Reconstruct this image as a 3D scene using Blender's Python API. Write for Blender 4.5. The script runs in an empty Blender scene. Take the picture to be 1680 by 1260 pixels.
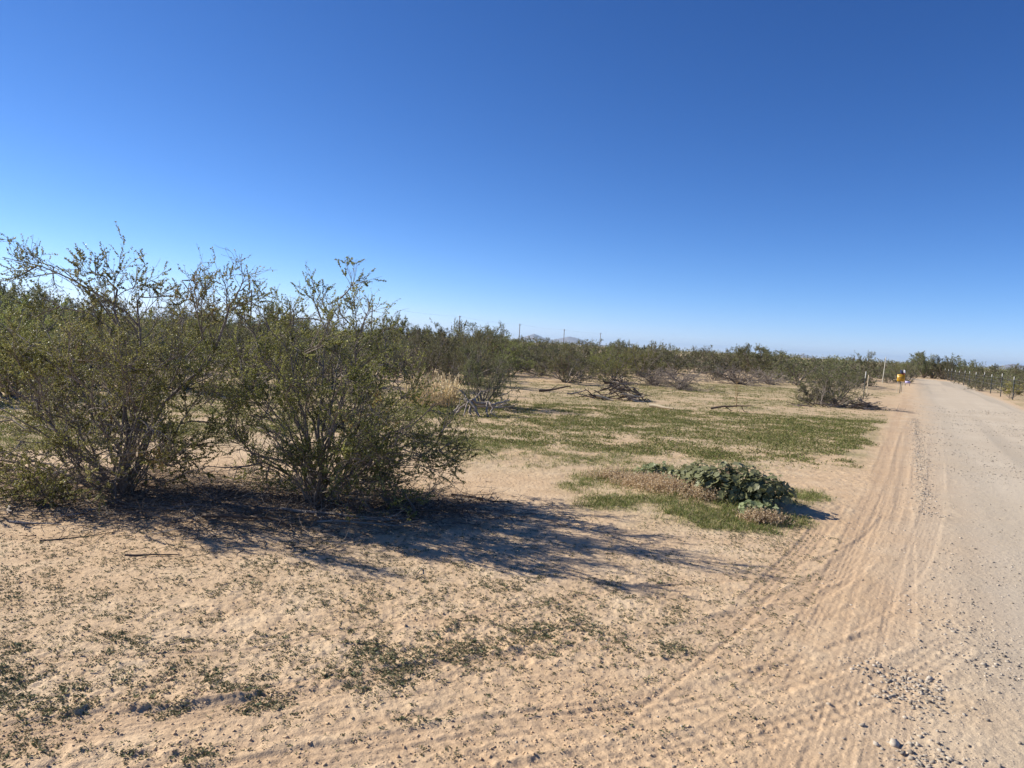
import bpy, math, random
import numpy as np

SC = bpy.context.scene
COL = SC.collection
rng = np.random.default_rng(7)

# ------------------------------------------------------------------ camera model
F, EYE = 1218.0, 1.6
PITCH, ROLL = math.radians(-3.3), math.radians(3.3)
_c, _s = math.cos(ROLL), math.sin(ROLL)
_a = math.pi / 2 + PITCH
_ca, _sa = math.cos(_a), math.sin(_a)
RM = np.array([[1, 0, 0], [0, _ca, -_sa], [0, _sa, _ca]]) @ np.array([[_c, -_s, 0], [_s, _c, 0], [0, 0, 1]])


def ray(px, py):
    return RM @ np.array([(px - 840) / F, -(py - 630) / F, -1.0])


def G(px, py, z=0.0):
    d = ray(px, py)
    t = (z - EYE) / d[2]
    return np.array([d[0] * t, d[1] * t])


def PT(px, py, Y):
    d = ray(px, py)
    t = Y / d[1]
    return np.array([d[0] * t, Y, EYE + d[2] * t])


def proj(x, y, z):
    v = np.stack([x, y, z - EYE], -1) @ RM
    w = np.where(-v[..., 2] > 0.05, -v[..., 2], 0.05)
    return 840 + F * v[..., 0] / w, 630 - F * v[..., 1] / w, -v[..., 2]


RAZ = math.radians(28.33)
RS, RC = math.sin(RAZ), math.cos(RAZ)


def st(x, y):
    return x * RC - y * RS, x * RS + y * RC


def from_st(s, t):
    return np.array([s * RC + t * RS, -s * RS + t * RC])


# ------------------------------------------------------------------ noise
def _hash(ix, iy, seed):
    h = (ix.astype(np.int64) * 374761393 + iy.astype(np.int64) * 668265263 + seed * 1442695041) & 0xFFFFFFFF
    h = ((h ^ (h >> 13)) * 1274126177) & 0xFFFFFFFF
    h = h ^ (h >> 16)
    return (h & 0xFFFF).astype(np.float64) / 65535.0


def vnoise(x, y, seed=0):
    ix, iy = np.floor(x), np.floor(y)
    fx, fy = x - ix, y - iy
    fx = fx * fx * (3 - 2 * fx)
    fy = fy * fy * (3 - 2 * fy)
    ix, iy = ix.astype(np.int64), iy.astype(np.int64)
    a = _hash(ix, iy, seed); b = _hash(ix + 1, iy, seed)
    c = _hash(ix, iy + 1, seed); d = _hash(ix + 1, iy + 1, seed)
    return a + (b - a) * fx + (c - a) * fy + (a - b - c + d) * fx * fy


def fbm(x, y, scale, octv=3, seed=0):
    o = np.zeros_like(x, dtype=np.float64); a = 0.5; f = 1.0 / scale; t = 0
    for i in range(octv):
        o += a * vnoise(x * f + 17.3 * i, y * f - 9.1 * i, seed + i); t += a
        a *= 0.5; f *= 2.03
    return o / t


def sstep(a, b, x):
    t = np.clip((x - a) / (b - a), 0, 1)
    return t * t * (3 - 2 * t)


# ------------------------------------------------------------------ ground design
def catmull(P, n=14):
    P = np.asarray(P, float)
    Q = np.vstack([2 * P[0] - P[1], P, 2 * P[-1] - P[-2]])
    out = []
    for i in range(1, len(Q) - 2):
        p0, p1, p2, p3 = Q[i - 1:i + 3]
        for u in np.linspace(0, 1, n, endpoint=False):
            out.append(0.5 * ((2 * p1) + (-p0 + p2) * u + (2 * p0 - 5 * p1 + 4 * p2 - p3) * u * u + (-p0 + 3 * p1 - 3 * p2 + p3) * u ** 3))
    out.append(Q[-2])
    return np.array(out)


TRACKS = []          # (polyline, width, depth, grooves, tread length, tread strength)


def track_px(pts, w, depth, gr, tl, ts):
    TRACKS.append((catmull([G(*p) for p in pts]), w, depth, gr, tl, ts))


track_px([(-60, 1222), (300, 1172), (560, 1128), (800, 1095), (1040, 1062), (1250, 1005), (1390, 930), (1452, 850), (1478, 760), (1490, 700)], .25, .0055, 7, .07, .3)
track_px([(60, 1275), (400, 1205), (760, 1145), (1050, 1105), (1300, 1055), (1440, 985), (1510, 900), (1535, 800), (1535, 720)], .22, .0035, 6, .06, .8)
track_px([(520, 1290), (700, 1247), (900, 1200), (1120, 1160), (1300, 1105), (1450, 1050)], .24, .007, 4, .085, 1.9)
track_px([(1010, 1300), (1150, 1215), (1270, 1115), (1340, 1010), (1395, 900), (1435, 800), (1462, 720)], .20, .004, 6, .06, 1.2)
track_px([(760, 1300), (960, 1258), (1150, 1225), (1300, 1185), (1450, 1130), (1560, 1060)], .22, .007, 4, .08, 1.6)
track_px([(300, 1290), (560, 1240), (800, 1195), (1020, 1165), (1200, 1130)], .20, .006, 4, .06, .4)
track_px([(70, 1082), (400, 1068), (560, 1036), (760, 1012), (1000, 972), (1180, 955)], .07, .006, 2, .05, .2)
track_px([(1080, 955), (1230, 945), (1340, 925), (1420, 890), (1460, 850)], .16, .005, 4, .05, .3)
track_px([(1000, 1170), (1180, 1040), (1260, 960), (1330, 890), (1370, 830)], .18, .006, 4, .06, .6)
track_px([(1340, 1300), (1440, 1000), (1478, 860), (1490, 760), (1494, 690)], .18, .003, 6, .07, .4)
RIDGES = [(catmull([G(*p) for p in ((-80, 1195), (120, 1168), (330, 1150), (560, 1116), (830, 1066))]), .035, .017), (catmull([G(*p) for p in ((980, 1265), (1130, 1212), (1300, 1165))]), .025, .008), (catmull([G(*p) for p in ((1160, 1010), (1300, 985), (1420, 935))]), .025, .006)]
for s0, w0 in ((-.28, .2), (-.02, .18), (.62, .25), (1.25, .4), (2.75, .4), (2.1, .25)):
    pl = np.array([from_st(s0 + .06 * math.sin(t * .31 + s0 * 9), t) for t in np.geomspace(2.2, 80, 90)])
    TRACKS.append((pl, w0, .0024 if s0 < .5 else .0005, 7, .08, .15))


def wig_n(off, w):
    return off / w * 1.6


def poly_dist(pl, X, Y):
    """signed lateral offset, arclength to a polyline for point arrays"""
    n = len(X)
    best = np.full(n, 1e9); off = np.zeros(n); arc = np.zeros(n)
    acc = 0.0
    for a, b in zip(pl[:-1], pl[1:]):
        d = b - a; L = math.hypot(*d)
        if L < 1e-6:
            continue
        u = d / L
        rx, ry = X - a[0], Y - a[1]
        t = np.clip(rx * u[0] + ry * u[1], 0, L)
        ex, ey = rx - t * u[0], ry - t * u[1]
        dd = ex * ex + ey * ey
        m = dd < best
        best = np.where(m, dd, best)
        off = np.where(m, rx * -u[1] + ry * u[0], off)
        arc = np.where(m, acc + t, arc)
        acc += L
    return np.sqrt(best), off, arc


def blobs(px, py, L):
    o = np.zeros_like(px)
    for cx, cy, rx, ry, w in L:
        o = np.maximum(o, w * np.exp(-(((px - cx) / rx) ** 2 + ((py - cy) / ry) ** 2) ** 1.5 * .7))
    return o


GREEN = [(1150, 700, 300, 28, .95), (1330, 708, 170, 32, 1.0), (900, 705, 190, 34, .7), (1000, 668, 220, 12, .7),
         (1260, 662, 130, 9, .8), (790, 674, 120, 14, .9), (1410, 735, 62, 26, .85), (1150, 738, 300, 17, .6),
         (860, 728, 150, 15, .6), (720, 668, 60, 10, 1.0), (1060, 700, 160, 14, 1.0), (1250, 715, 160, 16, 1.0), (1100, 650, 120, 8, .6),
         (1330, 700, 60, 20, .8), (1080, 715, 400, 55, .55), (1180, 638, 260, 16, .8), (1000, 652, 150, 12, .7), (800, 715, 140, 45, .55), (900, 690, 240, 30, .6), (1310, 820, 45, 16, .9), (1060, 785, 120, 18, .7),
         (250, 690, 200, 40, .5), (120, 650, 200, 20, .6), (560, 690, 160, 25, .6), (1600, 632, 60, 9, .9), (1680, 660, 40, 18, .6),
         (1440, 645, 22, 8, .6), (1390, 885, 18, 6, .6), (420, 650, 200, 16, .6)]
GREEN2 = [(1070, 826, 95, 20, 1.2), (1150, 846, 100, 20, 1.2), (1262, 860, 58, 14, 1.2), (972, 797, 50, 14, .9), (1200, 862, 100, 11, 1.0), (1310, 828, 44, 10, .8), (1060, 780, 60, 9, .7)]
WEED = [(90, 1120, 130, 60, 1.0), (320, 1140, 200, 36, 1.0), (560, 1118, 110, 24, 1.1), (200, 1010, 420, 90, .22), (500, 1000, 420, 100, .25),
        (850, 1048, 170, 42, .75), (650, 1085, 150, 36, .8), (900, 1000, 330, 60, .3), (270, 1242, 60, 18, 1.5), (60, 1232, 90, 22, .8),
        (60, 1070, 26, 8, 1.2), (210, 1047, 34, 9, 1.0), (310, 1047, 24, 6, .9), (1085, 1068, 50, 16, .6), (1055, 1122, 22, 9, 1.0), (690, 1175, 40, 12, .8),
        (400, 940, 400, 60, .12), (900, 960, 300, 40, .12), (1250, 890, 60, 20, .2), (1390, 885, 25, 10, .8), (600, 1130, 30, 10, .8), (720, 1225, 40, 8, .4)]


def green_mask(x, y):
    z0 = np.zeros_like(x)
    wx = (fbm(x, y, 2.2, 3, 15) - .5) * 3.2; wy = (fbm(x, y, 1.6, 3, 16) - .5) * 4.5
    q = sstep(9, 17, np.hypot(x, y)) * .8 + .05
    px, py, dep = proj(x + wx * q, y + wy * q, z0)
    b = blobs(px, py, GREEN) * (dep > 1)
    n = fbm(x, y, 1.1, 3, 5) * .6 + fbm(x, y, .28, 2, 8) * .4
    b2 = blobs(*proj(x, y, z0)[:2], GREEN2)
    s, t = st(x, y)
    outside = (s > 5.2) | ((s < -9) & (np.hypot(x, y) > 9))
    b = np.maximum(b, np.where(outside, .42 * sstep(.4, .7, fbm(x, y, 4, 2, 77)) + .15, 0))
    road = (s > -.6) & (s < 4.3) & (t > -4)
    b = np.where(road & (b < 2), b * sstep(-.35, -.75, s), b)
    return np.clip(np.maximum(b * (.36 + 1.2 * sstep(.26, .70, .45 * n + .55 * fbm(x, y, .42, 3, 56))), b2 * (.40 + 1.4 * sstep(.3, .62, fbm(x, y, .5, 3, 55)))), 0, 1.2)


BUSH_SPOTS = [(-3.6, 6.9, 1.9), (-1.7, 6.9, 1.9), (-2.7, 6.6, 1.7), (-.8, 6.9, .9)]


def terrain_low(x, y):
    r = np.hypot(x, y)
    return (fbm(x, y, 9, 2, 40) - .5) * .10 * sstep(9, 26, r) + (fbm(x, y, 60, 2, 41) - .5) * .7 * sstep(60, 400, r)


def bend(t):
    return -np.clip(t - 86, 0, 60) ** 2 * .035


def gz(x, y):
    x = np.asarray(x, float); y = np.asarray(y, float)
    s, t = st(x, y)
    rd = sstep(-1, .2, s) * sstep(5, 4, s)
    return terrain_low(x, y) * (1 - rd)


def g1(x, y):
    return float(gz(np.array([x]), np.array([y]))[0])


def ground_fields(x, y):
    r = np.hypot(x, y)
    s, t = st(x, y)
    edge = .16 + .10 * (fbm(x, y, 1.7, 2, 3) - .5) * 2
    sb = s - bend(t)
    gravel = sstep(edge - .6, edge + .95, sb + .5 * (fbm(x, y, .8, 3, 6) - .5)) * sstep(4.3, 3.7, sb + .3 * (fbm(x, y, 3, 2, 4) - .5)) * (t > -8)
    near = r < 42
    green = green_mask(x, y)
    lit = np.zeros_like(x)
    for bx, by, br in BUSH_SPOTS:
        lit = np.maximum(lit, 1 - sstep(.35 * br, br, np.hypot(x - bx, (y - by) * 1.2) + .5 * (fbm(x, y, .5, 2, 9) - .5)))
    h = gz(x, y)
    lump = (.35 + 1.3 * sstep(.3, .7, fbm(x, y, 1.3, 2, 14))) * ((fbm(x, y, .40, 3, 11) - .5) * .010 + (fbm(x, y, .07, 3, 12) - .5) * .009)
    fine = (fbm(x, y, .024, 2, 13) - .5) * .008
    px, py, dep = proj(x, y, np.zeros_like(x))
    wd = blobs(px, py, WEED) * (dep > .5)
    rough = 1 + .9 * np.clip(wd, 0, 1) + .8 * np.clip(green, 0, 1)
    rough = rough * (1 - .6 * gravel)
    tr = np.zeros_like(x); cut = np.zeros_like(x)
    idx = np.where(near)[0]
    for ti, (pl, w, dp, ng, tl, ts) in enumerate(TRACKS):
        lo, hi = pl.min(0) - w, pl.max(0) + w
        m = idx[(x[idx] > lo[0]) & (x[idx] < hi[0]) & (y[idx] > lo[1]) & (y[idx] < hi[1])]
        if len(m) == 0:
            continue
        d, off, arc = poly_dist(pl, x[m], y[m])
        fade = (.2 + .8 * sstep(.25, .6, .7 * vnoise(arc * .45 + ti * 17.7, wig_n(off, w) + ti, 21) + .3 * fbm(x[m], y[m], .3, 2, 22)))
        wig = off + .035 * (fbm(x[m], y[m], .9, 2, 24) - .5) + .006 * (fbm(x[m], y[m], .09, 2, 25) - .5)
        prof = 1 - sstep(w * .46, w * .56, d)
        rim = np.exp(-((d - w * .60) / (w * .10)) ** 2) * .7
        ph = wig / w * ng * 2 * math.pi
        groove = np.clip(np.cos(ph) * 1.6, -1, 1) * .5
        blk = np.clip(np.sin(arc / tl * 2 * math.pi + np.sign(wig) * 1.3 + wig / w * 4) * 2.5, -1, 1) * .5 * ts
        cut[m] += (-prof * dp * .6 + rim * dp * .55 + prof * dp * (.36 * groove + .44 * blk)) * fade
        tr[m] = np.maximum(tr[m], (prof * .9 + rim * .4) * fade)
    h = h + (lump + fine) * rough * (1 - .5 * np.clip(tr, 0, 1)) * sstep(60, 25, r) + cut
    for ti, (pl, w, hh) in enumerate(RIDGES):
        m = idx[(np.abs(x[idx]) < 3) & (y[idx] < 6)]
        d, off, arc = poly_dist(pl, x[m], y[m])
        h[m] += hh * np.exp(-((off - .03 * (vnoise(arc * 4, arc * 0 + ti, 71) - .5)) / w) ** 2) * np.exp(-np.maximum(d - np.abs(off), 0) * 8) * (.15 + 1.5 * sstep(.35, .7, fbm(x[m], y[m], .10, 3, 72))) * sstep(.25, .6, fbm(x[m], y[m], .5, 2, 73))
    h += lit * .05 * fbm(x, y, .2, 2, 31)
    # low mound the mallow grows on
    h += .10 * np.exp(-(((x - 2.25) / 1.0) ** 2 + ((y - 8.0) / .7) ** 2))
    lane = sstep(.45, .75, .6 * vnoise(sb * 2.1 + 3, t * .05, 33) + .4 * vnoise(sb * 5.3, t * .16, 34)) + .5 * np.exp(-((sb - .7) / .5) ** 2)
    return h, gravel, green, np.clip(tr, 0, 1), lit, edge, s, t, np.clip(lane, 0, 1)


def mesh_quads(name, V, Q, mats, attrs=None, smooth=False, face_attrs=None, tris=None):
    me = bpy.data.meshes.new(name)
    V = np.ascontiguousarray(V, np.float32)
    Q = np.ascontiguousarray(Q, np.int32).reshape(-1, 4)
    nq = len(Q)
    T = np.zeros((0, 3), np.int32) if tris is None else np.ascontiguousarray(tris, np.int32).reshape(-1, 3)
    me.vertices.add(len(V)); me.vertices.foreach_set('co', V.ravel())
    lv = np.concatenate([Q.ravel(), T.ravel()])
    me.loops.add(len(lv)); me.loops.foreach_set('vertex_index', lv)
    me.polygons.add(nq + len(T))
    ls = np.concatenate([np.arange(nq) * 4, nq * 4 + np.arange(len(T)) * 3]).astype(np.int32)
    lt = np.concatenate([np.full(nq, 4), np.full(len(T), 3)]).astype(np.int32)
    me.polygons.foreach_set('loop_start', ls); me.polygons.foreach_set('loop_total', lt)
    if smooth:
        me.polygons.foreach_set('use_smooth', np.ones(nq + len(T), bool))
    for m in (mats if isinstance(mats, (list, tuple)) else [mats]):
        me.materials.append(m)
    for k, v in (attrs or {}).items():
        a = me.attributes.new(k, 'FLOAT', 'POINT'); a.data.foreach_set('value', np.ascontiguousarray(v, np.float32))
    for k, v in (face_attrs or {}).items():
        if k == 'material_index':
            me.polygons.foreach_set('material_index', np.ascontiguousarray(v, np.int32)); continue
        a = me.attributes.new(k, 'FLOAT', 'FACE'); a.data.foreach_set('value', np.ascontiguousarray(v, np.float32))
    me.update(calc_edges=True)
    return me


def link(name, me, parent=None, loc=None, **props):
    o = bpy.data.objects.new(name, me); COL.objects.link(o)
    if loc is not None:
        o.location = [float(v) for v in loc]
    if parent is not None:
        o.parent = parent
    for k, v in props.items():
        o[k] = v
    return o


def thing(name, label, cat, loc=(0, 0, 0), group=None, rz=0.0, sc=1.0):
    o = link(name, None, loc=loc, label=label, category=cat)
    o.empty_display_size = .2
    o.rotation_euler = (0, 0, rz); o.scale = (sc, sc, sc) if np.isscalar(sc) else sc
    if group:
        o['group'] = group
    return o


# ------------------------------------------------------------------ materials
def mat(name):
    m = bpy.data.materials.new(name); m.use_nodes = True
    nt = m.node_tree; nt.nodes.clear()
    out = nt.nodes.new('ShaderNodeOutputMaterial')
    b = nt.nodes.new('ShaderNodeBsdfPrincipled')
    nt.links.new(b.outputs[0], out.inputs[0])
    return m, nt, b, out


def nd(nt, typ, **kw):
    n = nt.nodes.new(typ)
    for k, v in kw.items():
        if k.startswith('i_'):
            key = k[2:]
            n.inputs[int(key) if key.isdigit() else key.replace('_', ' ')].default_value = v
        else:
            setattr(n, k, v)
    return n


def mixc(nt, fac, a, b, blend='MIX'):
    n = nt.nodes.new('ShaderNodeMix'); n.data_type = 'RGBA'; n.blend_type = blend
    for sock, v in ((n.inputs[0], fac), (n.inputs[6], a), (n.inputs[7], b)):
        if hasattr(v, 'is_linked') or isinstance(v, bpy.types.NodeSocket):
            nt.links.new(v, sock)
        elif isinstance(v, (tuple, list)):
            sock.default_value = (*v, 1) if len(v) == 3 else v
        else:
            sock.default_value = v
    return n.outputs[2]


def math_n(nt, op, a, b=None, c=None, clamp=False):
    n = nt.nodes.new('ShaderNodeMath'); n.operation = op; n.use_clamp = clamp
    for i, v in enumerate((a, b, c)):
        if v is None:
            continue
        if isinstance(v, bpy.types.NodeSocket):
            nt.links.new(v, n.inputs[i])
        else:
            n.inputs[i].default_value = v
    return n.outputs[0]


def ramp(nt, sock, stops):
    n = nt.nodes.new('ShaderNodeValToRGB'); e = n.color_ramp.elements
    while len(e) < len(stops):
        e.new(.5)
    for i, (p, c) in enumerate(stops):
        e[i].position = p; e[i].color = (*c, 1) if len(c) == 3 else c
    nt.links.new(sock, n.inputs[0])
    return n.outputs[0]


def noise(nt, co, scale, det=3, rough=.55):
    n = nt.nodes.new('ShaderNodeTexNoise'); n.inputs['Scale'].default_value = scale
    n.inputs['Detail'].default_value = det; n.inputs['Roughness'].default_value = rough
    nt.links.new(co, n.inputs['Vector'])
    return n.outputs[0]


def attr(nt, name):
    n = nt.nodes.new('ShaderNodeAttribute'); n.attribute_name = name
    return n.outputs['Fac']


def soil_material():
    m, nt, b, out = mat('desert_soil')
    co = nd(nt, 'ShaderNodeTexCoord').outputs['Object']
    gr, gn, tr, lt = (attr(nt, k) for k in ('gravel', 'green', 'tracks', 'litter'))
    n1 = noise(nt, co, .45, 4); n2 = noise(nt, co, 3.1, 4); n3 = noise(nt, co, 26, 4, .65); n4 = noise(nt, co, 140, 3, .7)
    sand = ramp(nt, n2, [(.25, (.47, .338, .208)), (.5, (.58, .432, .277)), (.75, (.65, .508, .338))])
    sand = mixc(nt, math_n(nt, 'MULTIPLY', ramp(nt, n1, [(.4, (0, 0, 0)), (.62, (1, 1, 1))]), .45), sand, (.55, .375, .22))
    trk = ramp(nt, n3, [(.3, (.41, .275, .165)), (.7, (.53, .38, .245))])
    sand = mixc(nt, math_n(nt, 'MULTIPLY', tr, .6), sand, trk)
    # gravel
    gcol = ramp(nt, n3, [(.28, (.47, .39, .28)), (.55, (.58, .495, .375)), (.75, (.64, .56, .435))])
    gcol = mixc(nt, math_n(nt, 'MULTIPLY', attr(nt, 'lane'), .85), gcol, (.41, .355, .275))
    gcol = mixc(nt, math_n(nt, 'MULTIPLY', tr, .4), gcol, (.62, .53, .40))
    gcol = mixc(nt, math_n(nt, 'MULTIPLY', ramp(nt, n1, [(.38, (1, 1, 1)), (.6, (0, 0, 0))]), .4), gcol, (.47, .385, .275))
    v = nd(nt, 'ShaderNodeTexVoronoi', i_Scale=34.0); nt.links.new(co, v.inputs['Vector'])
    peb = ramp(nt, v.outputs['Distance'], [(.16, (1, 1, 1)), (.26, (0, 0, 0))])
    pick = ramp(nt, v.outputs['Color'], [(.55, (0, 0, 0)), (.6, (1, 1, 1))])
    pebm = math_n(nt, 'MULTIPLY', math_n(nt, 'MULTIPLY', peb, pick), .55)
    pcol = mixc(nt, v.outputs['Color'], (.20, .17, .145), (.56, .52, .46))
    gcol = mixc(nt, pebm, gcol, pcol)
    col = mixc(nt, gr, sand, gcol)
    # thin sprouting cover, litter
    g2 = math_n(nt, 'MULTIPLY', gn, ramp(nt, n3, [(.35, (.55, .55, .55)), (.62, (1, 1, 1))]), clamp=True)
    col = mixc(nt, math_n(nt, 'MULTIPLY', g2, .8), col, (.235, .215, .10))
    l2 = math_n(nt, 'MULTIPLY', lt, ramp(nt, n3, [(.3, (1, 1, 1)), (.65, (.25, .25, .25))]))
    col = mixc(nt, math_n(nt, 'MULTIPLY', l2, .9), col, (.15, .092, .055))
    grain = ramp(nt, n4, [(.3, (.78, .78, .78)), (.7, (1.12, 1.12, 1.12))])
    col = mixc(nt, 1.0, col, grain, 'MULTIPLY')
    nt.links.new(col, b.inputs['Base Color'])
    b.inputs['Roughness'].default_value = .95
    b.inputs['Specular IOR Level'].default_value = .15
    hh = math_n(nt, 'ADD', math_n(nt, 'MULTIPLY', n4, .35), math_n(nt, 'MULTIPLY', n3, .9))
    hh = math_n(nt, 'ADD', hh, math_n(nt, 'MULTIPLY', pebm, .8))
    bp = nd(nt, 'ShaderNodeBump', i_Strength=.55, i_Distance=.018)
    nt.links.new(hh, bp.inputs['Height']); nt.links.new(bp.outputs[0], b.inputs['Normal'])
    return m


def leaf_material(name, stops, trans=.28, rough=.45, spec=.4):
    m, nt, b, out = mat(name)
    t = attr(nt, 'tint')
    oi = nd(nt, 'ShaderNodeObjectInfo').outputs['Random']
    col = ramp(nt, t, stops)
    hs = nd(nt, 'ShaderNodeHueSaturation')
    nt.links.new(col, hs.inputs['Color'])
    nt.links.new(math_n(nt, 'MULTIPLY_ADD', oi, .5, .75), hs.inputs['Value'])
    nt.links.new(math_n(nt, 'MULTIPLY_ADD', oi, .05, .475), hs.inputs['Hue'])
    col = hs.outputs[0]
    nt.links.new(col, b.inputs['Base Color'])
    b.inputs['Roughness'].default_value = rough
    b.inputs['Specular IOR Level'].default_value = spec
    tr = nd(nt, 'ShaderNodeBsdfTranslucent'); nt.links.new(col, tr.inputs[0])
    mx = nd(nt, 'ShaderNodeMixShader', i_0=trans)
    nt.links.new(b.outputs[0], mx.inputs[1]); nt.links.new(tr.outputs[0], mx.inputs[2]); nt.links.new(mx.outputs[0], out.inputs[0])
    return m


def bark_material(name, c1, c2, scale=30):
    m, nt, b, out = mat(name)
    co = nd(nt, 'ShaderNodeTexCoord').outputs['Object']
    n = noise(nt, co, scale, 4, .6); n2 = noise(nt, co, 3.0, 2)
    col = ramp(nt, n, [(.3, c1), (.7, c2)])
    col = mixc(nt, math_n(nt, 'MULTIPLY', n2, .5), col, tuple(v * .6 for v in c1))
    nt.links.new(col, b.inputs['Base Color']); b.inputs['Roughness'].default_value = .85
    b.inputs['Specular IOR Level'].default_value = .2
    bp = nd(nt, 'ShaderNodeBump', i_Strength=.5, i_Distance=.006)
    nt.links.new(n, bp.inputs['Height']); nt.links.new(bp.outputs[0], b.inputs['Normal'])
    return m


def plain(name, c, rough=.6, metal=0.0, var=.25, scale=12):
    m, nt, b, out = mat(name)
    co = nd(nt, 'ShaderNodeTexCoord').outputs['Object']
    n = noise(nt, co, scale, 4)
    col = ramp(nt, n, [(.3, tuple(v * (1 - var) for v in c)), (.7, tuple(min(1, v * (1 + var * .6)) for v in c))])
    nt.links.new(col, b.inputs['Base Color']); b.inputs['Roughness'].default_value = rough; b.inputs['Metallic'].default_value = metal
    return m


M = dict(
    soil=soil_material(),
    creosote=leaf_material('creosote_leaf', [(0, (.10, .112, .028)), (.45, (.235, .25, .07)), (.8, (.40, .40, .135)), (.93, (.54, .52, .24)), (1, (.30, .21, .08))], .42, .45, .25),
    creosote_grey=leaf_material('grey_creosote_leaf', [(0, (.095, .10, .048)), (.5, (.185, .185, .085)), (.9, (.30, .285, .145)), (1, (.27, .20, .11))], .3, .6, .15),  # greyer, duller olive leaf used on most creosotes of the scrub belt
    mesquite=leaf_material('mesquite_leaf', [(0, (.085, .092, .045)), (.5, (.19, .19, .09)), (.85, (.30, .28, .14)), (1, (.25, .22, .11))], .25, .6, .2),
    paloverde=leaf_material('palo_verde_leaf', [(0, (.085, .095, .04)), (.5, (.175, .180, .075)), (1, (.28, .26, .12))], .25, .6, .2),
    greygreen=leaf_material('saltbush_leaf', [(0, (.09, .09, .055)), (.5, (.18, .175, .10)), (1, (.28, .25, .15))], .2, .7, .15),
    yellowleaf=leaf_material('yellow_leaf', [(0, (.22, .24, .05)), (.5, (.45, .45, .14)), (1, (.6, .56, .25))], .3, .6, .2),
    mallow=leaf_material('mallow_leaf', [(0, (.15, .175, .08)), (.5, (.26, .295, .145)), (1, (.39, .42, .24))], .32, .5, .3),
    grass=leaf_material('green_grass', [(0, (.10, .13, .03)), (.55, (.185, .205, .06)), (.85, (.28, .27, .10)), (1, (.46, .37, .19))], .3, .6, .2),
    weed=leaf_material('low_weed', [(0, (.09, .105, .05)), (.5, (.165, .175, .095)), (.85, (.27, .25, .14)), (1, (.46, .36, .22))], .2, .7, .15),
    straw=leaf_material('dry_straw', [(0, (.58, .47, .28)), (.5, (.76, .65, .42)), (1, (.86, .77, .55))], .6, .7, .15),
    dryweed=leaf_material('dried_weed', [(0, (.36, .24, .155)), (.5, (.56, .41, .29)), (1, (.70, .56, .43))], .4, .8, .1),
    bark=bark_material('creosote_bark', (.15, .12, .095), (.36, .32, .27)),
    deadwood=bark_material('weathered_wood', (.25, .205, .165), (.48, .42, .355)),
    greytwig=bark_material('grey_twig', (.17, .14, .115), (.33, .28, .235)),
    darktwig=bark_material('dark_twig', (.085, .062, .046), (.19, .145, .11)),
    palewood=bark_material('bleached_wood', (.50, .40, .27), (.68, .58, .42)),
    tan=bark_material('tan_stem', (.35, .24, .12), (.5, .37, .2)),
)

# ------------------------------------------------------------------ ground + road sheets
def build_ground():
    dense = np.arange(-41.5, 47.0, .078)
    rest = np.concatenate([np.arange(47.0, 90, 1.0), np.arange(90, 270, 6.0), np.arange(270, 318.5, 1.0)])
    ang = np.radians(np.concatenate([dense, rest]))
    rr = [.25]
    while rr[-1] < 12000:
        r = rr[-1]
        if r < 2.2:
            dr = .09
        elif r < 14:
            dr = max(.0055, min(.030, r * r * 8.0e-4))
        else:
            dr = min(.05 * r, max(.03, r * r * 5e-4))
        rr.append(r + dr)
    rr = np.array(rr)
    A, Rr = np.meshgrid(ang, rr)
    x = (Rr * np.sin(A)).ravel(); y = (Rr * np.cos(A)).ravel()
    h, gravel, green, tr, lit, edge, s, t, lane = ground_fields(x, y)
    nA, nR = len(ang), len(rr)
    i = np.arange(nR - 1)[:, None] * nA; j = np.arange(nA)[None, :]; j2 = (j + 1) % nA
    Q = np.stack([i + j, i + nA + j, i + nA + j2, i + j2], -1).reshape(-1, 4)
    Q = Q[:, ::-1]
    fs, ft = s[Q].mean(1), t[Q].mean(1); fe = edge[Q].mean(1)
    fr = np.hypot(x[Q].mean(1), y[Q].mean(1))
    fs = fs - bend(ft)
    isroad = (fs > fe) & (fs < 4.0) & (ft > -10) & (ft < 128)
    V = np.stack([x, y, h], -1)
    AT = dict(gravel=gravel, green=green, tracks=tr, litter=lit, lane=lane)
    for nm, sel, kind in (('ground', ~isroad, 'structure'), ('road', isroad, 'structure')):
        q = Q[sel]; u, inv = np.unique(q, return_inverse=True)
        tri = None
        VV = V[u]; at = {k: v[u] for k, v in AT.items()}
        qq = inv.reshape(-1, 4)
        if nm == 'ground':
            ring = np.searchsorted(u, np.arange(nA))
            VV = np.vstack([VV, [[0, 0, 0]]])
            at = {k: np.append(v, 0) for k, v in at.items()}
            tri = np.stack([ring, np.roll(ring, -1), np.full(nA, len(VV) - 1)], -1)[:, ::-1]
            ok = np.isin(np.arange(nA), u) & np.isin((np.arange(nA) + 1) % nA, u)
            tri = tri[ok]
        me = mesh_quads(nm, VV, qq, M['soil'], at, True, tris=tri)
        link(nm, me, kind=kind)


build_ground()

# ------------------------------------------------------------------ branch growing
def norm(v):
    return v / np.maximum(np.linalg.norm(v, axis=-1, keepdims=True), 1e-9)


def grow(r, P0, D, L, n, wig, lift=0.0):
    P = np.array(P0, float); d = norm(np.array(D, float)); out = [P]
    L = np.asarray(L, float)
    for i in range(n):
        d = norm(d + r.normal(0, wig, P.shape) + np.array([0, 0, lift]))
        P = P + d * (L / n)[:, None]
        out.append(P)
    return np.stack(out, 1)


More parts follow.
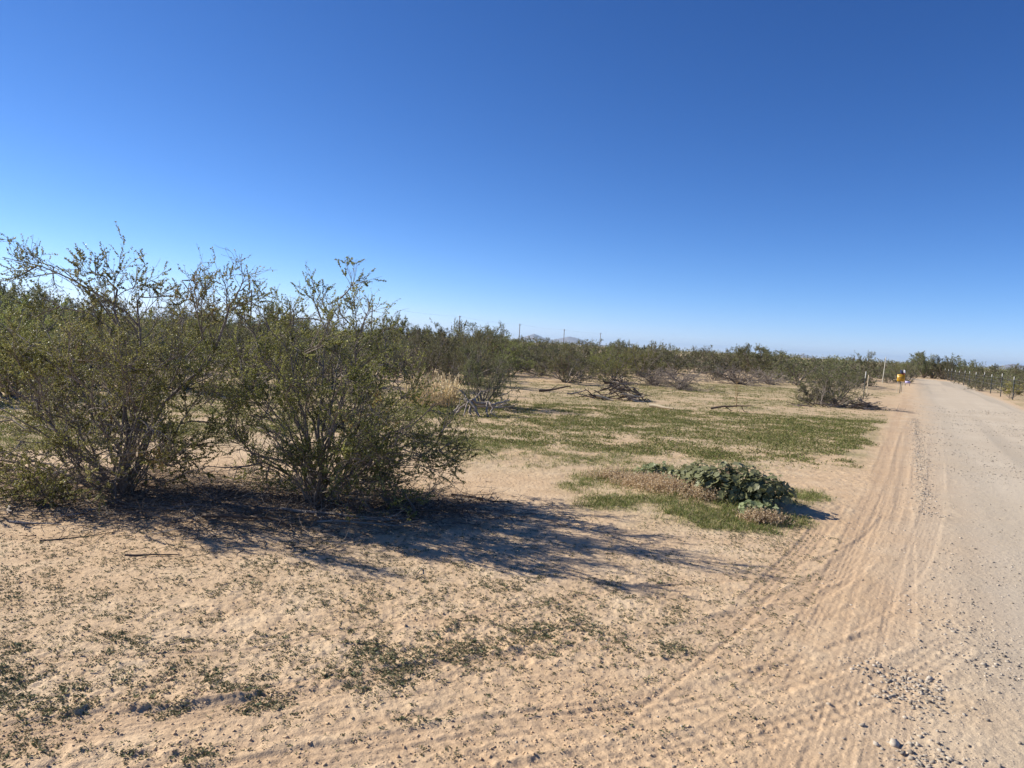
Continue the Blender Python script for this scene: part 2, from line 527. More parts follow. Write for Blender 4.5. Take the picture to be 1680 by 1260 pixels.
def children(r, pts, per, u0, u1, amin, amax):
    Mn, n, _ = pts.shape
    par = np.repeat(np.arange(Mn), per)
    u = r.uniform(u0, u1, Mn * per) * (n - 1)
    i = np.clip(u.astype(int), 0, n - 2); f = (u - i)[:, None]
    a, b = pts[par, i], pts[par, i + 1]
    p = a + (b - a) * f; tg = norm(b - a)
    rnd = norm(r.normal(0, 1, p.shape)); perp = norm(rnd - (rnd * tg).sum(-1, keepdims=True) * tg)
    an = r.uniform(amin, amax, len(p))[:, None]
    return par, p, norm(tg * np.cos(an) + perp * np.sin(an)), u / (n - 1)


def tubes(pts, r0, r1, k=4):
    """(M,n,3) centre lines -> V, Q"""
    Mn, n, _ = pts.shape
    tg = np.empty_like(pts); tg[:, 1:-1] = pts[:, 2:] - pts[:, :-2]; tg[:, 0] = pts[:, 1] - pts[:, 0]; tg[:, -1] = pts[:, -1] - pts[:, -2]
    tg = norm(tg)
    ref = np.where(np.abs(tg[:, :1, 2:3]) > .8, np.array([1., 0, 0]), np.array([0, 0, 1.])) * np.ones_like(tg)
    a = norm(np.cross(tg, ref)); b = np.cross(tg, a)
    u = np.linspace(0, 1, n)[None, :]
    R = np.asarray(r0).reshape(-1, 1) * (1 - u) + np.asarray(r1).reshape(-1, 1) * u
    th = np.arange(k) / k * 2 * math.pi
    V = pts[:, :, None, :] + R[:, :, None, None] * (a[:, :, None, :] * np.cos(th)[:, None] + b[:, :, None, :] * np.sin(th)[:, None])
    V = V.reshape(-1, 3)
    m = np.arange(Mn)[:, None, None] * n * k; i = np.arange(n - 1)[None, :, None] * k; j = np.arange(k)[None, None, :]; j2 = (j + 1) % k
    Q = np.stack([m + i + j, m + i + j2, m + i + k + j2, m + i + k + j], -1).reshape(-1, 4)
    return V, Q


class MB:
    def __init__(s):
        s.V = []; s.Q = []; s.n = 0; s.t = []; s.mi = []

    def add(s, VQ, tint=None, mi=0):
        V, Q = VQ
        s.V.append(V); s.Q.append(Q + s.n); s.n += len(V)
        s.t.append(np.zeros(len(Q)) if tint is None else tint); s.mi.append(np.full(len(Q), mi))

    def mesh(s, name, mats, smooth=False):
        return mesh_quads(name, np.vstack(s.V), np.vstack(s.Q), mats, smooth=smooth,
                          face_attrs=dict(tint=np.concatenate(s.t), material_index=np.concatenate(s.mi)))


def leaves(r, P, D, L, asp=.5, cup=0.0):
    """rhombic leaves starting at P along D"""
    N = len(P); D = norm(D)
    rnd = norm(r.normal(0, 1, (N, 3))); side = norm(np.cross(D, rnd)); L = np.asarray(L).reshape(-1, 1)
    nrm = np.cross(D, side)
    mid = P + D * L * .5 + nrm * L * cup
    V = np.stack([P, mid + side * L * asp * .5, P + D * L, mid - side * L * asp * .5], 1).reshape(-1, 3)
    return V, np.arange(N * 4).reshape(N, 4)


def along(r, pts, per, u0=0.0, u1=1.0):
    par, p, d, u = children(r, pts, per, u0, u1, .3, 1.5)
    return p, d


def bez_stems(r, base, tips, mids=None, n=9, wig=.05, bow=.25):
    out = []
    for k, tip in enumerate(tips):
        b = base + r.normal(0, .06, 3) * np.array([1, 1, 0])
        v = tip - b
        if mids is not None and mids[k] is not None:
            P = catmull(np.vstack([b, mids[k], tip]), 6)
            uu = np.linspace(0, 1, n) * (len(P) - 1); i = np.clip(uu.astype(int), 0, len(P) - 2); P = P[i] + (P[i + 1] - P[i]) * (uu - i)[:, None]
        else:
            h = np.array([v[0], v[1], 0]); hl = np.linalg.norm(h)
            c = b + v * .5 + np.array([0, 0, bow * hl * r.uniform(-.3, .9)]) - h * bow * .3
            u = np.linspace(0, 1, n)[:, None]
            P = (1 - u) ** 2 * b + 2 * u * (1 - u) * c + u ** 2 * tip
        w = r.normal(0, 1, (n, 3)); w[0] = 0; w = np.cumsum(w, 0) / math.sqrt(n); w -= w[-1] * np.linspace(0, 1, n)[:, None]
        out.append(P + w * wig * np.linalg.norm(v))
    return np.array(out)


def crown_from(r, stems, per1=9, len1=.8, per2=6, len2=.38, per3=3, len3=.17, nleaf=20, leaf=(.012, .02), u1=(.3, 1.0), lift=.25, dmin=.3, taper=.55):
    """secondary branches, twigs and leaves over main stems"""
    sl = np.linalg.norm(np.diff(stems, axis=1), axis=2).sum(1)
    p1, P, D, U = children(r, stems, per1, u1[0], u1[1], .35, 1.0)
    L = len1 * r.uniform(.45, 1.1, len(P)) * np.clip(sl[p1] / 1.6, .45, 1.3) * (1.15 - taper * U)
    b1 = grow(r, P, D + np.array([0, 0, lift]), L, 5, .17, lift * .1)
    p2, P, D, U2 = children(r, b1, per2, .2, 1.0, .35, 1.0)
    b2 = grow(r, P, D + np.array([0, 0, .2]), len2 * r.uniform(.4, 1.15, len(P)), 4, .2, .03)
    p3, P, D, U3 = children(r, b2, per3, .15, 1.0, .3, .9)
    b3 = grow(r, P, D + np.array([0, 0, .15]), len3 * r.uniform(.5, 1.2, len(P)), 3, .2, .02)
    lp, ld = along(r, b3, nleaf, .1, 1.05)
    # leaf density varies from branch to branch so that the crown has holes and clumps
    dens = np.clip((r.beta(1.4, 1.0, len(b1)) if dmin > .1 else r.beta(1.25, .9, len(b1))) * 1.25, dmin, 1); d2 = np.clip(r.beta(.9, .7, len(b2)) * 1.3, dmin * .6, 1)
    keep = r.random(len(lp)) < dens[p2[p3[np.repeat(np.arange(len(b3)), nleaf)]]] * d2[p3[np.repeat(np.arange(len(b3)), nleaf)]]
    brown = (r.random(len(b1)) < .035)[p2[p3[np.repeat(np.arange(len(b3)), nleaf)]]]
    bt = r.normal(0, .12, len(b1))[p2[p3[np.repeat(np.arange(len(b3)), nleaf)]]]
    tint = np.clip(r.beta(2.2, 2.2, len(lp)) * .85 + bt, 0, .92); tint = np.where(brown & (r.random(len(lp)) < .5), 1.0, tint)
    return b1, p1, b2, p2, b3, (lp[keep], ld[keep], tint[keep])


# ------------------------------------------------------------------ the two big creosote bushes in front
def hero(name_label, base_px, tips, seed, per1, group):
    r = np.random.default_rng(seed)
    bx, by = G(*base_px)
    base = np.array([bx, by, g1(bx, by) + .0])
    T = []; MD = []
    for tp in tips:
        T.append(PT(tp[0], tp[1] + max(0, min(20, (560 - tp[1]) * .2)), by + tp[2]))
        MD.append(np.array([PT(a, b, by + tp[2] * u) for a, b, u in tp[3]]) if len(tp) > 3 else None)
    T = np.array(T); T[:, 2] = np.maximum(T[:, 2], .06)
    stems = bez_stems(r, base - np.array([0, 0, .04]), T, MD, 13, .075, .35)
    t = thing('creosote_bush', name_label, 'bush', base, group)
    b1, p1, b2, p2, b3, (lp, ld, tint) = crown_from(r, stems, per1=per1, len1=.62, per2=8, len2=.29, per3=3, len3=.14, nleaf=54, u1=(.2, 1.0), lift=.02, dmin=.05, taper=.83)
    sr = r.uniform(.009, .019, len(stems)) * np.clip(np.linalg.norm(T - base, axis=1) / 1.8, .5, 1.15)
    r1 = r.uniform(.004, .008, len(b1))
    for k in range(len(stems)):
        mb = MB(); mb.add(tubes(stems[k:k + 1], sr[k:k + 1], sr[k:k + 1] * .22, 7))
        sel = p1 == k
        mb.add(tubes(b1[sel], r1[sel], r1[sel] * .35, 5))
        me = mb.mesh('stem', [M['bark']], True); me.transform(__import__('mathutils').Matrix.Translation(-base))
        link('stem', me, t)
    mb = MB(); mb.add(tubes(b2, np.full(len(b2), .0028), np.full(len(b2), .0012), 3)); mb.add(tubes(b3, np.full(len(b3), .0016), np.full(len(b3), .0008), 3))
    me = mb.mesh('twigs', [M['bark']], True); me.transform(__import__('mathutils').Matrix.Translation(-base)); link('twigs', me, t)
    mb = MB(); mb.add(leaves(r, lp, ld, r.uniform(.010, .020, len(lp)), .6, .06), tint)
    me = mb.mesh('foliage', [M['creosote']]); me.transform(__import__('mathutils').Matrix.Translation(-base)); link('foliage', me, t)
    # bare grey dead branches among the live ones
    for k in range(9):
        a = r.uniform(-2.6, -.2) if k % 3 else r.uniform(0, 6.28)
        L = r.uniform(.5, 1.1)
        st0 = stems[r.integers(len(stems))]; p = st0[r.integers(1, 6)]
        d = np.array([math.cos(a), math.sin(a) * .8, r.uniform(-.1, .6)])
        m0 = grow(r, p[None], d[None], np.array([L]), 7, .22, -.02)
        _, P, D, _ = children(r, m0, 7, .25, 1, .4, 1.1)
        m1 = grow(r, P, D, r.uniform(.12, .4, len(P)), 4, .25)
        _, P, D, _ = children(r, m1, 4, .2, 1, .4, 1.1)
        m2 = grow(r, P, D, r.uniform(.06, .2, len(P)), 3, .25)
        for q in (m0, m1, m2):
            q[..., 2] = np.maximum(q[..., 2], .03)
        mb = MB(); mb.add(tubes(m0, np.array([.011]), np.array([.004]), 6)); mb.add(tubes(m1, np.full(len(m1), .005), np.full(len(m1), .002), 4)); mb.add(tubes(m2, np.full(len(m2), .0026), np.full(len(m2), .001), 3))
        me = mb.mesh('dead_branch', [M['deadwood' if k % 2 else 'greytwig']], True); me.transform(__import__('mathutils').Matrix.Translation(-base))
        link('dead_branch', me, t)
    return t


HG = 'large creosote bushes in front'
tips1 = [(4, 402, .1, [(205, 640, .1), (212, 548, .4), (168, 478, .7), (88, 436, .9)]), (52, 418, .3, [(200, 645, .1), (206, 556, .4), (165, 488, .7), (105, 450, .9)]), (70, 470, .4, [(195, 650, .2), (185, 540, .6)]), (160, 428, .1, [(210, 650, .2), (195, 500, .7)]), (252, 445, .2, [(215, 660, .3), (222, 520, .7)]),
         (318, 432, -.1, [(250, 660, .3), (340, 560, .6), (322, 470, .8)]), (405, 447, .0, [(262, 655, .3), (350, 540, .6), (375, 480, .8)]),
         (-70, 560, .3), (-60, 640, -.3), (-20, 505, .8), (20, 600, -.7), (70, 525, .9), (110, 575, -.8), (150, 540, .5), (205, 600, -.9),
         (250, 545, .8), (300, 560, -.5), (310, 620, .9), (350, 640, -.2), (385, 585, .3), (-50, 720, .2),
         (-20, 790, -.4), (170, 640, 1.3), (40, 660, 1.2), (-90, 690, .9), (220, 520, 1.2), (0, 560, 1.3), (300, 500, 1.3),
         (-60, 826, -.9), (95, 765, -.8), (285, 765, -.7), (50, 806, -.6), (235, 705, -1.1), (330, 745, .1), (-80, 780, .5), (-100, 630, .2)]
tips2 = [(475, 482, .2), (590, 468, .1, [(560, 690, .2), (565, 570, .6), (560, 500, .9)]), (520, 478, .4, [(545, 700, .2), (560, 560, .6)]), (430, 515, .1), (400, 500, .7), (545, 515, .6), (610, 520, -.2), (640, 560, .4),
         (668, 590, -.2), (672, 640, .3), (655, 620, .9), (700, 690, .2), (735, 705, -.1), (738, 745, .3), (720, 775, -.4), (660, 720, -.8), (610, 660, -.9),
         (560, 600, -1.0), (500, 570, -.9), (450, 610, -.9), (400, 650, -.6), (350, 590, .3), (335, 640, -.2), 
         (470, 530, 1.2), (560, 560, 1.3), (630, 610, 1.3), (420, 570, 1.2), (380, 620, 1.1), (690, 660, 1.0), (640, 790, -.5),
          (680, 806, .3), (705, 812, -.3), (380, 760, .8), (745, 720, .5), (385, 725, .2), (590, 745, -1.0), (470, 745, -1.0), (725, 765, .6)]
hero('sprawling olive creosote bush with thin wispy branches reaching into the sky, left one', (195, 812), tips1, 11, 6, HG)
hero('dense olive creosote bush casting the long shadow toward the mallow plant', (525, 828), tips2, 23, 6, HG)

# ------------------------------------------------------------------ prototypes of scrub
def proto(kind, seed, H, W, nst=12, leafmat='creosote', leaf=(.028, .05), nleaf=17, per1=7, per2=5, per3=3, bark='bark', lo=.1, asp=.55, single=False, dense=1.0, rootr=.03, len_k=1.0):
    """returns dict(name -> mesh) centred on its own base"""
    r = np.random.default_rng(seed)
    a = np.arange(nst) * 2.399 + r.uniform(0, 6)
    e = (np.linspace(lo, 1.0, nst) ** .75)[r.permutation(nst)]
    rad = W / 2 * np.sqrt(np.clip(1 - (e * .84) ** 2, .05, 1)) * r.uniform(.7, 1.0, nst)
    tips = np.stack([rad * np.cos(a), rad * np.sin(a), H * .80 * e * r.uniform(.86, 1.0, nst)], -1)
    stems = bez_stems(r, np.zeros(3), tips, None, 8, .06, .3)
    k = H / 2.0 * len_k
    b1, p1, b2, p2, b3, (lp, ld, tint) = crown_from(r, stems, per1, .55 * k, per2, .33 * k, per3, .18 * k, nleaf, u1=(.3, 1.0))
    wood = MB()
    wood.add(tubes(stems, np.full(len(stems), rootr * H / 2), np.full(len(stems), .008), 5))
    wood.add(tubes(b1, np.full(len(b1), .009 * k), np.full(len(b1), .004 * k), 4))
    wood.add(tubes(b2, np.full(len(b2), .005 * k), np.full(len(b2), .002 * k), 3))
    hv, hq = leaves(r, lp, ld, r.uniform(leaf[0], leaf[1], len(lp)), asp, .06)
    if single:
        wood.mi[-1] = wood.mi[-1] * 0
        wood.add((hv, hq), tint, 1)
        return wood.mesh(kind, [M[bark], M[leafmat]])
    crown = MB(); crown.add((hv, hq), tint)
    return wood.mesh('trunk', [M[bark]], True), crown.mesh('crown', [M[leafmat]])


def proto_dead(seed, H, W, nst=16, m='greytwig', per=8):
    r = np.random.default_rng(seed)
    a = r.uniform(0, 6.28, nst); e = r.uniform(.05, 1, nst)
    tips = np.stack([W / 2 * r.uniform(.5, 1, nst) * np.cos(a), W / 2 * r.uniform(.5, 1, nst) * np.sin(a), H * e], -1)
    stems = bez_stems(r, np.zeros(3), tips, None, 8, .09, .6)
    _, P, D, _ = children(r, stems, per, .2, 1, .3, 1.1)
    b1 = grow(r, P, D, r.uniform(.2, .6, len(P)) * H / 1.2, 4, .2)
    _, P, D, _ = children(r, b1, 4, .2, 1, .3, 1.1)
    b2 = grow(r, P, D, r.uniform(.1, .35, len(P)) * H / 1.2, 3, .2)
    w = MB(); w.add(tubes(stems, np.full(nst, .02), np.full(nst, .007), 5)); w.add(tubes(b1, np.full(len(b1), .009), np.full(len(b1), .004), 3)); w.add(tubes(b2, np.full(len(b2), .006), np.full(len(b2), .003), 3))
    for v in w.V:
        v[:, 2] = np.maximum(v[:, 2], .0)
    return w.mesh('branches', [M[m]], True)


CREO = [proto('creosote_bush', 100 + i, 2.0, 3.0, 15, 'creosote' if i < 2 else 'creosote_grey', leaf=(.020, .036), nleaf=32, lo=.02) for i in range(5)]
MESQ = [proto('mesquite_tree', 200 + i, 4.0, 5.8, 16, 'mesquite', (.05, .10), 36, 8, 5, 3, 'greytwig', .15, .35, rootr=.045, len_k=.75) for i in range(3)]
PALO = [proto('palo_verde_tree', 220 + i, 3.6, 4.2, 12, 'paloverde', (.06, .12), 22, 7, 5, 3, 'greytwig', .2, .22, rootr=.04, len_k=.75) for i in range(2)]
SALT = [proto('saltbush', 240 + i, 1.2, 2.0, 12, 'greygreen', (.028, .05), 14, 6, 4, 3, lo=.05) for i in range(2)]
DEAD = [proto_dead(260 + i, 1.0, 3.2, 34, ['greytwig', 'deadwood', 'greytwig'][i]) for i in range(3)]
YELL = [proto('yellow_shrub', 250, 1.2, 2.0, 9, 'yellowleaf', (.05, .12), 6, 5, 4, 3, lo=.3, asp=.3)]
CREO_FAR = [proto('creosote_bush', 300 + i, 2.0, 3.2, 13, 'creosote_grey', leaf=(.05, .09), lo=.0, nleaf=12, per1=6, per2=4, per3=2, single=True) for i in range(4)]
SALT_FAR = [proto('saltbush', 320 + i, 1.6, 2.6, 11, 'greygreen', (.06, .11), 9, 6, 4, 2, single=True, bark='greytwig') for i in range(2)]

PLANTS = []      # dicts gathered first, labelled after all are placed


def place(kind, px, r, H, wide=1.0, label=None, group=None):
    """plant of a kind at bearing of pixel column px, distance r, real height H"""
    # bearing: intersect the column with the horizon
    y0, y1 = 400., 700.
    for _ in range(40):
        ym = (y0 + y1) / 2
        if ray(px, ym)[2] > 0: y0 = ym
        else: y1 = ym
    d = ray(px, y0); d = d[:2] / np.linalg.norm(d[:2])
    PLANTS.append(dict(kind=kind, px=px, r=r, H=H, x=d[0] * r, y=d[1] * r, wide=wide, label=label, group=group))


KINDS = dict(creosote=('creosote_bush', CREO, 2.0, 'bush'), mesquite=('mesquite_tree', MESQ, 4.0, 'tree'), palo=('palo_verde_tree', PALO, 3.6, 'tree'),
             saltbush=('saltbush', SALT, 1.2, 'bush'), dead=('dead_bush', DEAD, 1.0, 'dead bush'), yellow=('yellow_shrub', YELL, 1.2, 'bush'),
             creosote_far=('creosote_bush', CREO_FAR, 2.0, 'bush'), saltbush_far=('saltbush', SALT_FAR, 1.6, 'bush'))

# named plants seen singly in the photograph
place('creosote', 797, 17.9, 1.85, .72, 'full olive creosote bush right behind the bleached dead root')
place('creosote', 712, 23.0, 1.8, .9, 'olive creosote bush behind the tall dry grass clump')
place('creosote', 935, 31, 1.7, 1.5, 'low wide creosote bush with dark stems behind the brush pile, left side')
place('creosote', 1010, 34, 1.55, 1.3, 'low creosote bush directly behind the brush pile')
place('creosote', 1375, 28.2, 1.45, 1.35, 'olive brown creosote bush beside the road above a heap of grey branches')
place('saltbush', 1345, 27.6, .85, 1.2, 'low thin saltbush at left foot of the roadside creosote')
place('dead', 1120, 31.5, .75, 1.1, 'arching heap of dead grey brush right of the brush pile')
place('dead', 1075, 34, .8, .9, 'smaller tangle of dead brush behind the brush pile')
place('dead', 1215, 42, .9, 1.5, 'wide grey dead thicket in the clearing behind the thin dry sapling')
place('dead', 1265, 45, .7, 1.2, 'low dead thicket at the right end of the grey brush')
place('dead', 1350, 30, .6, .9, 'low dead bush left of the roadside creosote')
place('mesquite', 650, 64, 4.0, .85, 'dark rounded mesquite tree rising right of a utility pole')
place('palo', 812, 74, 3.9, .65, 'upright pale green palo verde between two utility poles')
place('mesquite', 1016, 92, 3.0, .8, 'rounded dark mesquite rising right of the last utility pole')
place('palo', 1215, 74, 3.0, 1.0, 'broad pale palo verde in the middle of the scrub skyline')
place('palo', 1150, 82, 2.9, .9, 'pale palo verde left of the broad one on the skyline')
place('mesquite', 1415, 72, 2.8, .8, 'grey mesquite standing left of the thin white pole')
place('mesquite', 1532, 106, 3.9, 1.35, 'large mesquite tree standing at the far end of the road')
place('mesquite', 1518, 103, 3.3, .8, 'lower mesquite in front of the large one at the road end')
place('mesquite', 1548, 102, 3.4, .8, 'mesquite right beside the large one at the road end')
place('mesquite', 1590, 96, 2.9, .8, 'round mesquite behind the middle of the wire fence')
place('mesquite', 1672, 82, 2.7, .8, 'dark mesquite farthest right behind the fence')
place('mesquite', 1502, 122, 3.8, .7, 'mesquite tree left of the large one at the road end')
place('mesquite', 1568, 100, 2.5, .9, 'dark low mesquite at right of the road end')
place('palo', 1603, 88, 2.9, .6, 'sparse upright palo verde behind the wire fence')
place('mesquite', 1645, 84, 2.5, .9, 'bare looking grey mesquite behind the near fence posts')
place('mesquite', 28, 42, 3.6, .85, 'dark mesquite tree behind the wispy bush, farthest left')
place('mesquite', 165, 50, 3.4, .85, 'dark rounded mesquite seen between the wisps of the left bush')
place('palo', 278, 46, 3.0, .9, 'feathery pale palo verde behind the left bush')
place('mesquite', 470, 58, 3.2, .9, 'mesquite behind the top of the dense bush')
place('mesquite', 95, 38, 2.9, .8, 'shaggy mesquite behind the long arched branch')
place('creosote', 150, 19.5, 1.9, 1.2, 'creosote bush seen through the left bush, trunk in deep shade')
place('creosote', 300, 19.5, 1.9, 1.1, 'creosote bush seen in the gap between the two large bushes')
place('creosote', 20, 17, 1.9, 1.2, 'creosote bush behind the left edge of the wispy bush')
place('creosote', 420, 22, 2.0, 1.2, 'creosote bush behind the left half of the dense bush')
place('creosote', 545, 23, 1.95, 1.1, 'creosote bush behind the right half of the dense bush')
place('creosote', 640, 30, 2.1, 1.1, 'creosote bush just left of the dry grass, set back')
for q_, (a_, b_, h_) in enumerate(((1478, 112, 2.3), (1500, 109, 2.0), (1516, 112, 2.1), (1545, 113, 2.2), (1488, 100, 1.7))):
    place('creosote_far', a_, b_, h_, 1.1)
place('saltbush', 1664, 50, 1.15, .8, 'sunlit yellowish shrub leaning on the nearest fence post')
PLANTS[-1]['kind'] = 'yellow'
for a_, b_, h_ in ((1625, 72, 1.5), (1650, 66, 1.6), (1675, 60, 1.5), (1590, 90, 1.6), (1700, 58, 1.6), (1608, 74, 1.3), (1662, 78, 1.8), (1638, 88, 1.9)):
    place('creosote_far', a_, b_, h_, 1.1)
place('saltbush', 1460, 66, 1.1, 1.0, 'low saltbush at the foot of the thin white pole')
place('creosote', 1490, 70, 1.6, .9, 'creosote bush behind the yellow sign')
place('creosote', 1475, 88, 1.9, 1.1, 'tall creosote bush well behind the yellow sign')
place('saltbush', 1612, 61, 1.1, 1.0, 'green saltbush against the fence wires')
place('saltbush', 1585, 80, 1.1, 1.3, 'low saltbush along the far stretch of fence')
place('saltbush', 1560, 97, 1.3, 1.2, 'saltbush at the far corner of the fence')

# the belt of scrub behind the clearing
def front_dist(px):
    return np.interp(px, [-80, 0, 300, 640, 760, 880, 960, 1060, 1200, 1330, 1430, 1470, 1540, 1600, 1760], [20, 22, 25, 27, 26, 32, 36, 38, 48, 44, 48, 90, 106, 68, 52])


rb = np.random.default_rng(77)
taken = [(p['x'], p['y'], 1.2) for p in PLANTS]
cnt = 0; tries = 0
while cnt < 225 and tries < 30000:
    tries += 1
    px = rb.uniform(-60, 1740)
    fd = float(front_dist(px))
    r = fd * (1 + rb.beta(1, 2.6) * 2.2)
    if r > 135: continue
    y0 = ray(px, 559)[:2]; y0 = y0 / np.linalg.norm(y0); X, Y = y0 * r
    s, t = st(X, Y)
    if -2.2 < s < 6.5 and t < 104: continue
    gap = 1.25 + .014 * r
    if any((X - a) ** 2 + (Y - b) ** 2 < (gap + 0 * c) ** 2 for a, b, c in taken): continue
    u = rb.random()
    far = r > 46
    if u < .60: k = 'creosote_far' if far else 'creosote'; H = rb.uniform(1.6, 2.25)
    elif u < .84: k = 'saltbush_far' if far else 'saltbush'; H = rb.uniform(1.2, 1.8)
    elif u < .93: k = 'palo'; H = rb.uniform(2.3, 2.9)
    else: k = 'mesquite'; H = rb.uniform(2.3, 3.0)
    H *= np.interp(px, [0, 700, 900, 1300, 1450], [1.12, 1.08, 1.0, 1.02, 1.0])
    if px > 1300: H = min(H, 2.1)
    place(k, px, r, H, rb.uniform(.85, 1.25)); taken.append((X, Y, 1.2)); cnt += 1

# words that single each belt plant out: row by distance, stretch by landmark, order from the left
SECT = [(-999, 330, 'behind the wispy left bush'), (330, 665, 'behind the dense second bush'), (665, 850, 'behind the dry grass clump'), (850, 965, 'left of the brush pile'),
        (965, 1075, 'behind the brush pile'), (1075, 1200, 'right of the brush pile'), (1200, 1330, 'behind the grey dead thicket'), (1330, 1490, 'behind the roadside branch heap'),
        (1490, 1580, 'at the road end'), (1580, 9999, 'beyond the wire fence')]
ORD = ['first', 'second', 'third', 'fourth', 'fifth', 'sixth', 'seventh', 'eighth', 'ninth', 'tenth', 'eleventh', 'twelfth', 'thirteenth', 'fourteenth', 'fifteenth', 'sixteenth', 'seventeenth', 'eighteenth', 'nineteenth', 'twentieth', 'twenty-first', 'twenty-second', 'twenty-third', 'twenty-fourth', 'twenty-fifth', 'twenty-sixth', 'twenty-seventh', 'twenty-eighth', 'twenty-ninth', 'thirtieth']
ROW = ['front', 'middle', 'back']
KW = dict(creosote='olive creosote bush', creosote_far='olive creosote bush', saltbush='grey green saltbush', saltbush_far='grey green saltbush', palo='pale palo verde', mesquite='dark mesquite', dead='dead bush')
cells = {}
for p in PLANTS:
    if p['label']: continue
    sec = next(w for a, b, w in SECT if a <= p['px'] < b)
    q = p['r'] / float(front_dist(p['px']))
    row = 0 if q < 1.35 else (1 if q < 1.9 else 2)
    cells.setdefault((KW[p['kind']], sec, row), []).append(p)
for (kw, sec, row), L in cells.items():
    L.sort(key=lambda p: p['px'])
    for i, p in enumerate(L):
        w = f"{ROW[row]} row {kw} {sec}"
        p['label'] = w if len(L) == 1 else f"{w}, {ORD[i]} from left"
GROUPS = dict(creosote='creosote bushes of the scrub', creosote_far='creosote bushes of the scrub', saltbush='saltbushes of the scrub', saltbush_far='saltbushes of the scrub', palo='palo verde trees in the scrub', mesquite='mesquite trees in the scrub', dead='dead bushes around the clearing', yellow='shrubs at the fence')
pr = np.random.default_rng(5)
for p in PLANTS:
    nm, L, H0, cat = KINDS[p['kind']]
    i = int(pr.integers(len(L))); sc = p['H'] / H0
    loc = (p['x'], p['y'], g1(p['x'], p['y']) - .03)
    rz = float(pr.uniform(0, 6.28)); S = (sc * p['wide'], sc * p['wide'], sc)
    item = L[i]
    if isinstance(item, tuple):
        t = thing(nm, p['label'], cat, loc, GROUPS[p['kind']], rz, S)
        link('trunk', item[0], t); link('crown', item[1], t)
    else:
        o = link(nm, item, loc=loc, label=p['label'], category=cat, group=GROUPS[p['kind']])
        o.rotation_euler = (0, 0, rz); o.scale = S

# far scrub that reads as one mass
def far_scrub():
    r = np.random.default_rng(91); mb = MB(); k = 0
    while k < 260:
        px = r.uniform(-120, 1800); d = ray(px, 559)[:2]; d = d / np.linalg.norm(d); rr = r.uniform(135, 420)
        X, Y = d * rr
        s, t = st(X, Y)
        k += 1
        N = 240; H = r.uniform(1.7, 2.5) * (1.35 if r.random() < .12 else 1); W = r.uniform(1.5, 3.0)
        v = norm(r.normal(0, 1, (N, 3))) * r.random((N, 1)) ** .4
        P = np.stack([X + v[:, 0] * W, Y + v[:, 1] * W, g1(X, Y) + H * .5 + v[:, 2] * H * .5], -1)
        mb.add(leaves(r, P, r.normal(0, 1, (N, 3)) + np.array([0, 0, .6]), r.uniform(.2, .5, N), .4), r.beta(2, 2, N) * .9)
    link('scrub', mb.mesh('scrub', [M['mesquite']]), kind='stuff', label='far desert scrub merging into one band along the horizon', category='scrub')


far_scrub()

# ------------------------------------------------------------------ mallow, grasses, weeds
def ground_h(x, y):
    return ground_fields(np.asarray(x, float), np.asarray(y, float))[0]


def grass_mesh(r, X, Y, nb, hgt, wid, matkey, spread=.025, lean=.5, tlo=0, thi=1.0, dead=.12):
    Z = ground_h(X, Y) - .004
    N = len(X); n = N * nb
    P = np.repeat(np.stack([X, Y, Z], -1), nb, 0); P[:, :2] += r.normal(0, spread, (n, 2))
    h = np.repeat(hgt * r.uniform(.5, 1.1, N) * np.where(r.random(N) < .12, 1.9, 1), nb) * r.uniform(.55, 1.2, n)
    D = norm(np.stack([r.normal(0, lean, n), r.normal(0, lean, n), np.ones(n)], -1))
    D2 = norm(D + np.stack([r.normal(0, lean, n), r.normal(0, lean, n), -np.full(n, .3)], -1))
    side = norm(np.cross(D, r.normal(0, 1, (n, 3)))) * (wid * r.uniform(.6, 1.3, n))[:, None]
    m = P + D * (h * .55)[:, None]; tp = m + D2 * (h * .5)[:, None]
    V = np.stack([P - side * .5, P + side * .5, m + side * .45, m - side * .45, tp + side * .08, tp - side * .08], 1).reshape(-1, 3)
    b = np.arange(n)[:, None] * 6
    Q = np.concatenate([b + np.array([0, 1, 2, 3]), b + np.array([3, 2, 4, 5])], 0)
    t = r.uniform(tlo, thi, n) * .88; t = np.where(r.random(n) < dead, 1.0, t)
    mb = MB(); mb.add((V, Q), np.concatenate([t, t]))
    return mb.mesh('grass', [M[matkey]])


def scatter(r, n, x0, x1, y0, y1, dens):
    X = r.uniform(x0, x1, n); Y = r.uniform(y0, y1, n)
    k = r.random(n) < dens(X, Y)
    return X[k], Y[k]


rg = np.random.default_rng(33)
ax, ay = [], []
for (n, x0, x1, y0, y1, kk) in ((150000, -9, 7, 6.2, 12, .6), (110000, -10, 12, 12, 20, .6), (90000, -12, 22, 20, 38, .5), (26000, 8, 50, 38, 90, .4)):
    X, Y = scatter(rg, n, x0, x1, y0, y1, lambda a, b: np.clip(green_mask(a, b) - .22, 0, 1) * kk * 1.5)
    s, t = st(X, Y); k = (s < -.55 - 1.2 * (fbm(X, Y, 1.4, 3, 66) - .35) * (np.hypot(X, Y) > 9)) | (s > 4.4)
    ax.append(X[k]); ay.append(Y[k])
ax, ay = np.concatenate(ax), np.concatenate(ay)
rr_ = np.hypot(ax, ay)
nearm = rr_ < 11.5
link('grass', grass_mesh(rg, ax[nearm], ay[nearm], 6, .05, .004, 'grass'), kind='stuff', label='fresh green grass around the mallow plant', category='grass')
link('ground_cover', grass_mesh(rg, ax[~nearm], ay[~nearm], 5, .045, .011, 'grass', .05, .8), kind='stuff', label='low green ground cover spread over the clearing', category='ground cover')


